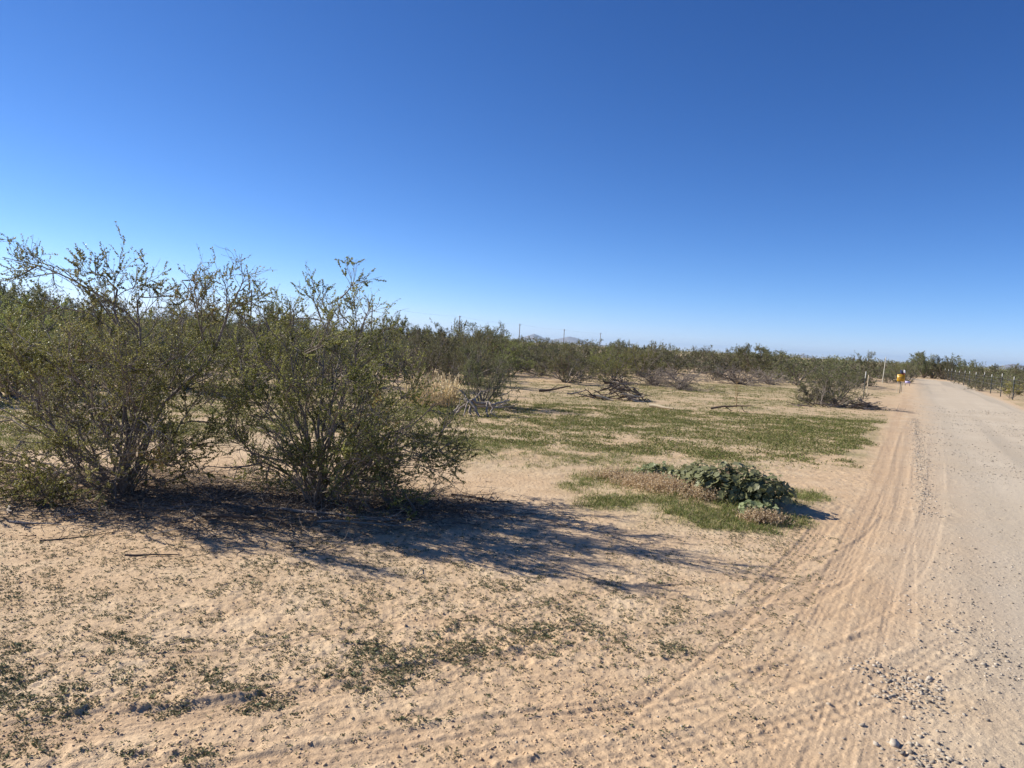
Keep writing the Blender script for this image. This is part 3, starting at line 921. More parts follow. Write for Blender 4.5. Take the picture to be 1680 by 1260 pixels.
def rosette_mesh(r, X, Y, nl, L, matkey, lift=.35, dead=.1):
    Z = ground_h(X, Y)
    N = len(X); n = N * nl
    P = np.repeat(np.stack([X, Y, Z + .002], -1), nl, 0); P[:, :2] += r.normal(0, .006, (n, 2))
    a = r.uniform(0, 6.28, n)
    D = np.stack([np.cos(a), np.sin(a), r.uniform(.05, 2 * lift, n)], -1)
    LL = np.repeat(L * r.uniform(.6, 1.4, N), nl) * r.uniform(.6, 1.2, n)
    V, Q = leaves(r, P, D, LL, .45, .05)
    t = r.uniform(0, .85, n); t = np.where(r.random(n) < dead, 1.0, t)
    mb = MB(); mb.add((V, Q), t)
    return mb.mesh('weeds', [M[matkey]])


def weed_d(a, b):
    px, py, dep = proj(a, b, np.zeros_like(a))
    n = sstep(.38, .68, fbm(a, b, .13, 3, 60)) * .6 + .25 * sstep(.45, .7, fbm(a, b, .5, 2, 61)) + .06
    s, t = st(a, b)
    return np.clip(blobs(px, py, WEED) * 1.35 + .10, 0, 1) * n * (s < -.45)


X, Y = scatter(rg, 230000, -4.2, 3.0, 2.4, 7.0, weed_d)
link('weeds', rosette_mesh(rg, X, Y, 6, .0105, 'weed'), kind='stuff', label='tiny grey green weeds sprouting through the sand in front', category='weeds')

X2, Y2 = scatter(rg, 11000, -4.2, 3.0, 2.4, 6.0, lambda a, b: np.clip(weed_d(a, b) * 1.6 - .35, 0, 1))
link('weeds', rosette_mesh(rg, X2, Y2, 8, .017, 'weed', .5), kind='stuff', label='larger grey green weed rosettes in the near sand', category='weeds')

# mallow: mound of big rounded lobed leaves
def lobed_leaves(r, P, Nrm, size):
    N = len(P); k = 11
    Nrm = norm(Nrm); ref = norm(r.normal(0, 1, (N, 3))); a = norm(np.cross(Nrm, ref)); b = np.cross(Nrm, a)
    th = np.linspace(.25, 2 * math.pi - .25, k); rad = 1 + .16 * np.cos(th * 5)
    ring = P[:, None] + (a[:, None] * (np.cos(th) * rad)[None, :, None] + b[:, None] * (np.sin(th) * rad)[None, :, None]) * size[:, None, None]
    ring += Nrm[:, None] * (size[:, None] * (.16 + .10 * np.cos(th * 5 + 1.5)[None]))[..., None]
    V = np.concatenate([P[:, None], ring], 1).reshape(-1, 3)
    bs = np.arange(N)[:, None] * (k + 1)
    Q = np.concatenate([bs + np.array([0, 1 + i, 2 + i, 3 + i]) for i in range(0, k - 2, 2)], 0)
    return V, Q, (k - 1) // 2


def mallow(label, cells_, seed, nleaf, size):
    r = np.random.default_rng(seed)
    bx, by = cells_[0][0], cells_[0][1]
    base = np.array([bx, by, float(ground_h([bx], [by])[0])])
    t = thing('mallow_plant', label, 'plant', base, 'broad leaved mallow plants')
    P = []; Nn = []; Sz = []
    for cx, cy, rx, ry, hz in cells_:
        n = int(nleaf * rx * ry / .2)
        v = norm(r.normal(0, 1, (n, 3))); v[:, 2] = np.abs(v[:, 2]); q = r.uniform(.62, 1.04, n)[:, None]
        bump = 1 + .16 * np.sin(v[:, :1] * 7 + cx * 5) * np.cos(v[:, 1:2] * 6 + cy)
        p = np.stack([cx - bx + v[:, 0] * rx, cy - by + v[:, 1] * ry, v[:, 2] * hz], -1) * 1.0
        p = (p - np.array([cx - bx, cy - by, 0])) * q * bump + np.array([cx - bx, cy - by, .02])
        P.append(p); Nn.append(norm(v * np.array([.8, .8, 1]) + r.normal(0, .45, (n, 3)) + np.array([0, 0, .35]))); Sz.append(size * np.clip(np.exp(r.normal(-.22, .38, n)), .3, 1.5))
    P, Nn, Sz = np.vstack(P), np.vstack(Nn), np.concatenate(Sz)
    V, Q, kq = lobed_leaves(r, P, Nn, Sz)
    mb = MB(); mb.add((V, Q), np.tile(np.clip(r.normal(.5, .2, len(P)), 0, 1), kq))
    link('leaves', mb.mesh('leaves', [M['mallow']], True), t)
    sel = r.random(len(P)) < .5
    p = P[sel]; st0 = np.stack([p[:, 0] * .5, p[:, 1] * .5, np.zeros(len(p))], -1)
    pts = np.stack([st0, st0 * .4 + p * .6 + np.array([0, 0, -.01]), p], 1)
    mb = MB(); mb.add(tubes(pts, np.full(len(p), .004), np.full(len(p), .002), 3)); link('stems', mb.mesh('stems', [M['mallow']], True), t)


mx = [G(*q) for q in ((1150, 818), (1200, 830), (1250, 838), (1120, 800))]
mallow('large blue green mallow mound with broad lobed leaves beside the sandy track',
       [(mx[1][0], mx[1][1] + .10, .46, .33, .30), (mx[0][0] + .03, mx[0][1] + .18, .33, .31, .24), (mx[2][0] + .0, mx[2][1] + .08, .33, .29, .26)], 41, 750, .034)
q = G(1243, 850)
mallow('small mallow at the front right foot of the large mallow mound', [(q[0], q[1], .22, .14, .12)], 42, 900, .027)
q = G(1082, 790)
mallow('low mallow sprig left behind the large mallow mound', [(q[0], q[1] + .25, .3, .2, .15)], 43, 600, .028)


def dry_weeds():
    r = np.random.default_rng(51); P = []
    for px, py, rx, ry, n in ((1065, 800, .34, .34, 1700), (1110, 815, .36, .26, 1700), (1165, 828, .28, .2, 800), (1250, 858, .2, .10, 500), (1010, 786, .3, .2, 400)):
        x, y = G(px, py); a = r.normal(0, .5, (n, 2))
        P.append(np.stack([x + a[:, 0] * rx, y + a[:, 1] * ry], -1))
    P = np.vstack(P); Z = ground_h(P[:, 0], P[:, 1])
    P = np.column_stack([P, Z])
    D = norm(r.normal(0, .55, P.shape) + np.array([0, 0, 1])); L = r.uniform(.05, .15, len(P))
    pts = grow(r, P, D, L, 3, .2)
    mb = MB(); mb.add(tubes(pts, np.full(len(P), .0018), np.full(len(P), .001), 3), r.random(len(P) * 9) * .5)
    lp, ld = along(r, pts, 7, .2, 1)
    mb.add(leaves(r, lp, ld, r.uniform(.008, .02, len(lp)), .7), r.random(len(lp)))
    link('dried_weeds', mb.mesh('dried_weeds', [M['dryweed']]), kind='stuff', label='pinkish brown dried weeds in front of the mallow mound', category='dried weeds')


dry_weeds()


def dry_grass(label, px, py, W, H, n, seed, matk='straw'):
    r = np.random.default_rng(seed); x, y = G(px, py)
    z = g1(x, y)
    a = r.uniform(0, 6.28, n); q = np.sqrt(r.random(n)) * W / 2
    P = np.stack([np.cos(a) * q, np.sin(a) * q, np.zeros(n)], -1)
    D = np.stack([np.cos(a) * q * .5 + r.normal(0, .12, n), np.sin(a) * q * .5 + r.normal(0, .12, n), np.ones(n)], -1)
    pts = grow(r, P, D, H * r.uniform(.45, 1.1, n), 4, .07)
    mb = MB(); mb.add(tubes(pts, np.full(n, .006), np.full(n, .003), 3), np.repeat(.4 + .6 * r.random(n), 12))
    lp, ld = along(r, pts, 4, .4, 1.0)
    mb.add(leaves(r, lp, ld + np.array([0, 0, 1.5]), r.uniform(.05, .13, len(lp)), .13), r.random(len(lp)))
    o = link('dry_grass', mb.mesh('dry_grass', [M[matk]]), loc=(x, y, z - .01), label=label, category='dry grass', group='tall dry grass clumps')


dry_grass('tallest straw coloured dry grass clump left of the dead root', 712, 664, .95, .74, 230, 61)
dry_grass('shorter straw grass clump leaning against the dense creosote', 688, 658, .6, .62, 110, 62)
dry_grass('small straw grass clump right against the creosote behind the dead root', 738, 660, .45, .5, 90, 63)

# ------------------------------------------------------------------ dead wood
def limb_px(P, Y):
    return np.array([PT(a, b, Y + d) for a, b, d in P])


def dead_root():
    x, y = G(788, 682); Y = y; base = np.array([x, y, g1(x, y)])
    t = thing('dead_root', 'bleached branching dead root lying on the grass', 'dead wood', base)
    L = [([(735, 686, -.1), (742, 678, 0), (752, 668, .1), (765, 659, .1), (775, 656, 0)], .035), ([(748, 680, 0), (757, 668, 0), (768, 661, .05)], .03), ([(762, 655, .1), (772, 662, 0), (770, 675, -.1), (775, 684, -.2)], .04),
         ([(772, 662, 0), (780, 672, -.1), (787, 684, -.2)], .045), ([(775, 656, .1), (788, 662, .1), (800, 660, .1), (806, 664, 0)], .04), ([(800, 660, .1), (798, 672, 0), (800, 686, -.1)], .03),
         ([(802, 662, .1), (808, 670, 0), (805, 678, -.1), (824, 687, -.2)], .022), ([(768, 660, 0), (763, 672, -.2), (760, 684, -.3)], .02), ([(806, 664, .1), (822, 660, .3), (836, 656, .5)], .03), ([(780, 666, .2), (810, 668, .3), (832, 662, .6)], .026),
         ([(808, 668, .2), (825, 668, .4), (842, 666, .6)], .02), ([(765, 652, .2), (760, 645, .3), (752, 640, .3)], .018), ([(778, 655, .2), (786, 646, .3), (790, 638, .3)], .018), ([(740, 684, -.1), (728, 686, -.1), (722, 688, 0)], .014)]
    r = np.random.default_rng(3)
    for P, rad in L:
        q = catmull(limb_px(P, Y), 4); q[:, 2] = np.maximum(q[:, 2], base[2] + rad * .4); q += r.normal(0, rad * .25, q.shape)
        mb = MB(); mb.add(tubes(q[None] - base, np.array([rad]), np.array([rad * .45]), 7))
        _, p, d, _ = children(r, q[None] - base, 3, .3, 1, .5, 1.2)
        b = grow(r, p, d, r.uniform(.08, .25, 3), 4, .25); b[..., 2] = np.maximum(b[..., 2], .01)
        mb.add(tubes(b, np.full(3, .010), np.full(3, .004), 5))
        link('branch', mb.mesh('branch', [M['deadwood']], True), t)


dead_root()


def stick(r, p, d, L, rad, m, t, nm='branch', twigs=4):
    q = grow(r, np.array([p]), np.array([d]), np.array([L]), 6, .13)
    q[..., 2] = np.maximum(q[..., 2], rad * .6)
    mb = MB(); mb.add(tubes(q, np.array([rad]), np.array([rad * .4]), 6))
    if twigs:
        _, P, D, _ = children(r, q, twigs, .2, 1, .4, 1.1)
        b = grow(r, P, D, L * r.uniform(.1, .4, len(P)), 4, .2); b[..., 2] = np.maximum(b[..., 2], .01)
        mb.add(tubes(b, np.full(len(P), rad * .4), np.full(len(P), rad * .15), 4))
    return link(nm, mb.mesh(nm, [M[m]], True), t)


def pile(name, label, px, py, W, D, H, n, seed, mats, aim=0.0, rad=(.012, .035), logs=()):
    r = np.random.default_rng(seed); x, y = G(px, py)
    t = thing(name, label, 'brush pile', (x, y, g1(x, y) - .01), 'heaps of dead branches')
    for i in range(n):
        u = r.normal(0, .26, 2); h = max(.02, H * (1 - (abs(u[0]) * 1.5 + abs(u[1]))) * r.random())
        a = r.normal(aim, .7) + (math.pi if r.random() < .5 else 0)
        L = r.uniform(.25, 1.0) * W * .42
        d = np.array([math.cos(a), math.sin(a) * .6, r.normal(0, .32)])
        p = np.array([u[0] * W, u[1] * D, h]) - d * L * .5; p[2] = max(p[2], .02)
        stick(r, p, d, L, r.uniform(*rad), mats[r.integers(len(mats))], t)
    for (lx, ly, lz, a, L, rd) in logs:
        stick(r, np.array([lx, ly, lz]), np.array([math.cos(a), math.sin(a), .05]), L, rd, 'palewood', t, 'pale_log', 0)
    return t


pile('brush_pile', 'dark heap of broken branches with pale split logs in the clearing', 1015, 655, 1.6, 1.3, .9, 96, 71, ['darktwig', 'darktwig', 'darktwig', 'greytwig', 'deadwood'], 0.0, (.010, .030),
     logs=((.05, -.3, .2, -.35, .7, .055), (-.75, -.5, .12, -.3, .55, .05), (.3, -.55, .05, .1, .5, .04), (-.1, .5, .4, -.6, .8, .04)))
pile('branch_heap', 'long low heap of grey branches under the roadside creosote', 1398, 670, 2.1, 1.2, .36, 55, 72, ['greytwig', 'deadwood', 'darktwig', 'greytwig'], -.25, (.010, .028))
pile('branch_heap', 'thin scatter of brown sticks left of the roadside creosote', 1330, 668, 1.5, .9, .2, 18, 73, ['darktwig', 'greytwig'], 0, (.008, .018))

r = np.random.default_rng(81)


def fallen(label, px, py, L, rad, a, m, seed, tw=3, tilt=.03):
    r = np.random.default_rng(seed); x, y = G(px, py)
    z = float(ground_h([x], [y])[0]) if math.hypot(x, y) < 12 else g1(x, y)
    o = stick(r, np.array([0, 0, rad * .8]), np.array([math.cos(a), math.sin(a), tilt]), L, rad, m, None, 'fallen_branch', tw)
    o.location = (x, y, z); o['label'] = label; o['category'] = 'branch'; o['group'] = 'fallen branches on the ground'


fallen('dark fallen branch on bare red soil left of the brush pile', 884, 642, 1.1, .05, -.1, 'darktwig', 1)
fallen('pale broken branch end lying on soil left of the dark one', 930, 646, .8, .03, .15, 'deadwood', 2)
fallen('short broken log lying on the grass below the brush pile', 1066, 668, .75, .06, -.5, 'palewood', 3, 1)
fallen('dark fallen branch on the grass left of the thin dry sapling', 1166, 672, 1.1, .035, -.1, 'darktwig', 4)
fallen('thin forked twig on the sand in front of the left bush', 205, 912, .35, .008, .25, 'darktwig', 5)
fallen('thin dark twig lying on the sand at the left edge', 65, 888, .4, .008, .35, 'darktwig', 6)
fallen('pale grey stick lying at the left edge of the sand', 15, 859, .4, .010, -.05, 'deadwood', 7, 1)
fallen('bleached stick poking up at the left edge below the bush', 15, 836, .3, .014, -.6, 'deadwood', 8, 2, .2)
fallen('longest pale grey branch lying under the dense bush', 460, 842, 1.0, .016, -.25, 'deadwood', 9, 5)
fallen('grey branch lying left of the dense bush stems', 390, 838, .9, .013, .1, 'greytwig', 10, 5)
fallen('grey curved branch lying in front of the dense bush stems', 520, 862, .7, .011, -.15, 'deadwood', 12, 5)
fallen('dark branch lying half buried in litter between the bushes', 330, 852, .8, .018, -.4, 'darktwig', 13, 6)
fallen('short pale stick lying at right of the dense bush stems', 590, 857, .4, .008, .1, 'deadwood', 14, 1)
fallen('dark twig lying in the shade right of the dense bush', 650, 845, .7, .012, -.2, 'darktwig', 15, 6)
fallen('grey twig lying between the two bush bases', 270, 842, .6, .009, .3, 'greytwig', 16, 6)
fallen('dark branch in the shade at right end of the dense bush', 740, 815, .7, .014, -.1, 'darktwig', 17, 6)
fallen('brown stick lying behind the left bush stems', 110, 815, .7, .009, .1, 'greytwig', 18, 5)

# twig litter under the bushes
def litter():
    r = np.random.default_rng(95); n = 5200
    c = r.integers(len(BUSH_SPOTS), size=n); S = np.array(BUSH_SPOTS)[c]
    a = r.normal(0, .42, (n, 2)); X = S[:, 0] + a[:, 0] * S[:, 2] * 1.1; Y = S[:, 1] - .1 + a[:, 1] * S[:, 2] * .8
    Z = ground_h(X, Y); th = r.uniform(0, 6.28, n)
    pts = grow(r, np.stack([X, Y, Z + .006], -1), np.stack([np.cos(th), np.sin(th), r.normal(.03, .12, n)], -1), r.uniform(.04, .30, n), 4, .2)
    Zg = ground_h(pts[..., 0].ravel(), pts[..., 1].ravel()).reshape(pts.shape[:2]); pts[..., 2] = np.maximum(pts[..., 2], Zg + .002)
    mb = MB(); rad = r.uniform(.001, .0045, n); k = tubes(pts, rad, rad * .5, 3)
    mb.add(k, None); mb.mi[0] = np.repeat(r.integers(0, 3, n), 12)
    n2 = 14000; c = r.integers(len(BUSH_SPOTS), size=n2); S = np.array(BUSH_SPOTS)[c]; a = r.normal(0, .45, (n2, 2))
    X = S[:, 0] + a[:, 0] * S[:, 2] * 1.1; Y = S[:, 1] - .1 + a[:, 1] * S[:, 2] * .8; Z = ground_h(X, Y)
    mb.add(leaves(r, np.stack([X, Y, Z + .004], -1), np.column_stack([r.normal(0, 1, (n2, 2)), r.normal(.1, .15, n2)]), r.uniform(.008, .02, n2), .4), r.random(n2), 3)
    link('twig_litter', mb.mesh('twig_litter', [M['deadwood'], M['darktwig'], M['greytwig'], M['dryweed']]), kind='stuff', label='dry twigs and dead leaves littering the ground under the bushes', category='litter')


litter()

# thin dry sapling and bare snags
def sapling(label, px, py, H, seed, m, spread=.3, rad=.014):
    r = np.random.default_rng(seed); x, y = G(px, py)
    q = grow(r, np.zeros((2, 3)) + np.array([[0, 0, 0], [.04, 0, 0]]), np.array([[.08, 0, 1], [-.1, .05, 1]]), np.array([H, H * .75]), 7, .06)
    _, P, D, _ = children(r, q, 8, .3, 1, .3, .8); b = grow(r, P, D, H * spread * r.uniform(.4, 1, len(P)), 4, .15, .05)
    mb = MB(); mb.add(tubes(q, np.full(2, rad), np.full(2, .004), 5)); mb.add(tubes(b, np.full(len(b), .005), np.full(len(b), .002), 3))
    link('dry_sapling', mb.mesh('dry_sapling', [M[m]], True), loc=(x, y, g1(x, y) - .01), label=label, category='sapling', group='bare saplings')


sapling('thin tan dry sapling standing alone on the grass', 1207, 669, .85, 1, 'tan', .35)
sapling('dark forked bare sapling standing in the brush pile', 1022, 642, 1.0, 2, 'darktwig', .3, .02)
sapling('pale crooked bare sapling left of the roadside creosote', 1345, 668, .95, 3, 'deadwood', .35, .010)

# ------------------------------------------------------------------ man made things
def box(cx, cy, cz, sx, sy, sz, bev=.0):
    x, y, z = sx / 2, sy / 2, sz / 2
    V = np.array([[a * x + cx, b * y + cy, c * z + cz] for c in (-1, 1) for a, b in ((-1, -1), (1, -1), (1, 1), (-1, 1))])
    Q = np.array([[3, 2, 1, 0], [4, 5, 6, 7], [0, 1, 5, 4], [1, 2, 6, 5], [2, 3, 7, 6], [3, 0, 4, 7]])
    return V, Q


def part(name, VQs, m, parent, smooth=False):
    mb = MB()
    for v in VQs: mb.add(v)
    return link(name, mb.mesh(name, [m], smooth), parent)


def bar(p, q, r0, r1=None, k=8, n=2):
    p, q = np.array(p, float), np.array(q, float)
    pts = np.linspace(0, 1, n)[:, None] * (q - p) + p
    V, Q = tubes(pts[None], np.array([r0]), np.array([r0 if r1 is None else r1]), k)
    e = len(V) - k
    Q = np.vstack([Q, [[e, e + 2, e + 4, e + 6], [e, e + 1, e + 2, e + 2], [e + 2, e + 3, e + 4, e + 4], [e + 4, e + 5, e + 6, e + 6], [e + 6, e + 7, e, e]]]) if k == 8 and False else Q
    c = V[e:].mean(0); V = np.vstack([V, c[None]]); cc = len(V) - 1
    Q = np.vstack([Q, np.array([[e + i, e + i + 1, e + (i + 2) % k, cc] for i in range(0, k, 2)])])
    return V, Q


M['yellow'] = plain('yellow_sign_paint', (.60, .33, .015), .45, 0, .1)
M['dark_print'] = plain('dark_print', (.10, .06, .02), .6)
M['post_green'] = plain('dark_steel_post', (.045, .05, .045), .6, .3)
M['white_paint'] = plain('white_paint', (.46, .45, .41), .6, 0, .12)
M['pale_pole'] = plain('pale_pole_paint', (.52, .49, .39), .6, 0, .15)
M['wire'] = plain('galvanised_wire', (.32, .31, .30), .4, .8)
M['pole_wood'] = plain('utility_pole_wood', (.17, .135, .105), .9, 0, .25)
M['navy'] = plain('navy_cloth', (.02, .03, .09), .8); M['red'] = plain('red_cloth', (.33, .03, .03), .8); M['white_cloth'] = plain('white_cloth', (.8, .8, .8), .8, 0, .08)
M['lilac'] = plain('lilac_board', (.42, .38, .62), .6); M['cable'] = plain('cable', (.05, .05, .05), .6)

# fence along the right side of the road
ft = np.concatenate([[38.3, 43.1], 47.8 + np.arange(13) * 4.75])
fp = [from_st(4.75 - .030 * (t - 47.8), t) for t in ft]
fb = np.array([fp[0][0], fp[0][1], 0])
fence = thing('wire_fence', 'wire fence on dark white tipped steel posts along the right road edge', 'fence', fb)
fr = np.random.default_rng(4)
tops = []
for k, p in enumerate(fp):
    z0 = 0.0; ln = fr.normal(0, .02, 2); H = 1.32 + fr.normal(0, .03)
    x, y = p[0] - fb[0], p[1] - fb[1]
    a, b = np.array([x, y, z0 - .1]), np.array([x + ln[0], y + ln[1], H - .2])
    tops.append((a, b))
    # T section: web and flange
    po = part('post', [bar(a, b, .020, .020, 6), bar(a + np.array([.026, 0, 0]), b + np.array([.026, 0, 0]), .011, .011, 6)], M['post_green'], fence)
    part('white_tip', [bar(b, b + (b - a) * .15, .024, .022, 6)], M['white_paint'], po)
for hz in (.35, .65, .9, 1.1):
    pts = []
    for (a, b), (a2, b2) in zip(tops[:-1], tops[1:]):
        p0 = a + (b - a) * (hz + .1) / (b[2] - a[2]); p1 = a2 + (b2 - a2) * (hz + .1) / (b2[2] - a2[2])
        for u in (0, .33, .66):
            w = p0 + (p1 - p0) * u; w[2] -= .05 * u * (1 - u) * 4 * .6; pts.append(w)
    pts.append(p1)
    V = tubes(np.array(pts)[None] + np.array([-.03, 0, 0]), np.array([.004]), np.array([.004]), 4)
    part('wire', [V], M['wire'], fence)

# yellow sign
sx, sy = G(1476, 645)
sg = thing('yellow_sign', 'small yellow sign board on a thin post at the left road edge', 'sign', (sx, sy, 0), rz=-RAZ)
bd = part('board', [box(0, 0, .82, .37, .012, .37)], M['yellow'], sg)
part('print', [box(0, -.0085, z, w, .005, h) for z, w, h in ((.95, .30, .018), (.87, .26, .028), (.79, .31, .022), (.71, .22, .022))], M['dark_print'], bd)
part('post', [bar((0, .03, -.1), (0, .03, 1.06), .016)], M['post_green'], sg)
for q in (-.15, .15):
    part('leg', [bar((q, .02, -.05), (q, .02, .64), .006)], M['pale_pole'], sg)

# small drooping flag just past the sign
fx, fy = from_st(-.55, 47.2)
fl = thing('flag', 'small drooping red, white and dark blue flag above the yellow sign', 'flag', (fx, fy, 0), rz=-RAZ)
part('pole', [bar((0, 0, -.1), (0, 0, 1.36), .012)], M['post_green'], fl)
def cloth(x0, x1, z0, z1, ph):
    u = np.linspace(0, 1, 7); X = x0 + (x1 - x0) * u; Yw = .03 * np.sin(X * 30 + ph); V = []
    for d in (-.004, .004):
        V += [[x, yy + d, z0 - .06 * uu] for x, yy, uu in zip(X, Yw, u)] + [[x, yy * .8 + d, z1 - .06 * uu] for x, yy, uu in zip(X, Yw, u)]
    Q = [[i, i + 1, i + 8, i + 7] for i in range(6)] + [[14 + i + 7, 14 + i + 8, 14 + i + 1, 14 + i] for i in range(6)]
    return np.array(V), np.array(Q)
part('blue_cloth', [cloth(-.15, 0, 1.10, 1.26, 0)], M['navy'], fl)
part('red_cloth', [cloth(-.08, .10, 1.0, 1.10, 1)], M['red'], fl)
part('white_cloth', [cloth(.012, .14, 1.125, 1.28, 2)], M['white_cloth'], fl)

lx, ly = from_st(-.35, 62)
t = thing('small_board', 'tiny pale lilac board low on the verge behind the yellow sign', 'board', (lx, ly, 0), rz=-RAZ)
part('board', [box(0, 0, .25, .34, .03, .17)], M['lilac'], t)
for q in (-.14, .14):
    part('leg', [bar((q, 0.02, -.05), (q, 0.02, .17), .012)], M['post_green'], t)

# thin white pole
x, y = G(1447.5, 628)
t = thing('white_pole', 'thin leaning off white pole standing left of the yellow sign', 'pole', (x, y, 0))
part('shaft', [bar((0, 0, -.15), (.11, 0, 2.02), .029, .026)], M['pale_pole'], t)
part('cap', [bar((.11, 0, 2.02), (.114, 0, 2.08), .031, .028)], M['white_paint'], t)

for lab, px, py, H, col in (('taller white tipped stake behind the roadside creosote', 1416, 655, 1.18, 'white_paint'), ('shorter pale wooden stake right of the white tipped one', 1421, 653, 1.02, 'palewood')):
    x, y = G(px, py)
    t = thing('stake', lab, 'stake', (x, y, 0), 'stakes behind the roadside creosote')
    part('shaft', [bar((0, 0, -.1), (.02, 0, H * .76), .018)], M['post_green' if col == 'white_paint' else 'palewood'], t)
    part('tip', [bar((.02, 0, H * .76), (.028, 0, H), .021)], M[col], t)

# utility poles receding to the right
PL = [(413, 475, 150, 'nearest'), (611, 500, 195, 'second nearest'), (754.5, 518, 244, 'third nearest'), (853, 531, 300, 'fourth nearest'), (926, 540, 345, 'fifth nearest'), (985.5, 546, 385, 'farthest')]
pole_tops = []
for px, py, dist, w in PL:
    d = ray(px, py); hd = np.linalg.norm(d[:2]); tt = dist / hd
    X, Y, Z = d[0] * tt, d[1] * tt, EYE + d[2] * tt
    where = {413: 'rising behind the dense bush', 611: 'left of the rounded mesquite', 754.5: 'above the creosote behind the dry grass', 853: 'just left of the blue hills', 926: 'in front of the blue hills', 985.5: 'right of the blue hills'}[px]
    t = thing('utility_pole', f'{w} thin dark utility pole, {where}', 'utility pole', (X, Y, g1(X, Y)), 'utility poles beyond the scrub')
    part('shaft', [bar((0, 0, -.3), (0, 0, Z - g1(X, Y)), .17, .13)], M['pole_wood'], t)
    for q in (-.3, .3):
        part('insulator', [bar((q, 0, Z - .35), (q, 0, Z - .15), .05, .04, 6)], M['wire'], t)
    part('crossarm', [box(0, 0, Z - .45, .8, .14, .12)], M['pole_wood'], t)
    pole_tops.append(np.array([X, Y, Z - .15]))
d0 = pole_tops[0] - pole_tops[1]
ext = pole_tops[0] + d0 * 1.0
chain = [ext] + pole_tops
for off, w in ((-.3, 'left'), (.3, 'right')):
    pts = []
    for a, b in zip(chain[:-1], chain[1:]):
        for u in np.linspace(0, 1, 8, endpoint=False):
            q = a + (b - a) * u + np.array([off, 0, -1.1 * 4 * u * (1 - u) * .5]); pts.append(q)
    pts.append(chain[-1] + np.array([off, 0, 0]))
    o = part('power_cable', [tubes(np.array(pts)[None], np.array([.006]), np.array([.006]), 4)], M['cable'], None)
    o['label'] = f'thin sagging power cable strung along the utility poles, {w} hand one'; o['category'] = 'cable'; o['group'] = 'power cables'

# ------------------------------------------------------------------ gravel
def icos(r, n, size, flat=.6):
    t = (1 + 5 ** .5) / 2
    V = np.array([[-1, t, 0], [1, t, 0], [-1, -t, 0], [1, -t, 0], [0, -1, t], [0, 1, t], [0, -1, -t], [0, 1, -t], [t, 0, -1], [t, 0, 1], [-t, 0, -1], [-t, 0, 1]]) / 1.9
    Fc = np.array([[0, 11, 5], [0, 5, 1], [0, 1, 7], [0, 7, 10], [0, 10, 11], [1, 5, 9], [5, 11, 4], [11, 10, 2], [10, 7, 6], [7, 1, 8], [3, 9, 4], [3, 4, 2], [3, 2, 6], [3, 6, 8], [3, 8, 9], [4, 9, 5], [2, 4, 11], [6, 2, 10], [8, 6, 7], [9, 8, 1]])
    P = V[None] * (1 + r.normal(0, .27, (n, 12, 1))) * np.stack([r.uniform(.8, 1.4, n), r.uniform(.7, 1.1, n), r.uniform(flat * .7, flat * 1.3, n)], -1)[:, None]
    a = r.uniform(0, 6.28, n); c, s = np.cos(a)[:, None], np.sin(a)[:, None]
    P = np.stack([P[..., 0] * c - P[..., 1] * s, P[..., 0] * s + P[..., 1] * c, P[..., 2]], -1) * np.asarray(size)[:, None, None]
    return P, Fc


def stone_material():
    m, nt, b, out = mat('road_stone')
    t = attr(nt, 'tint'); co = nd(nt, 'ShaderNodeTexCoord').outputs['Object']
    col = ramp(nt, t, [(0, (.15, .125, .10)), (.4, (.30, .255, .20)), (.75, (.43, .37, .29)), (1, (.55, .48, .39))])
    col = mixc(nt, 1.0, col, ramp(nt, noise(nt, co, 90, 3), [(.3, (.75, .75, .75)), (.7, (1.1, 1.1, 1.1))]), 'MULTIPLY')
    nt.links.new(col, b.inputs['Base Color']); b.inputs['Roughness'].default_value = .85
    return m


M['stone'] = stone_material()


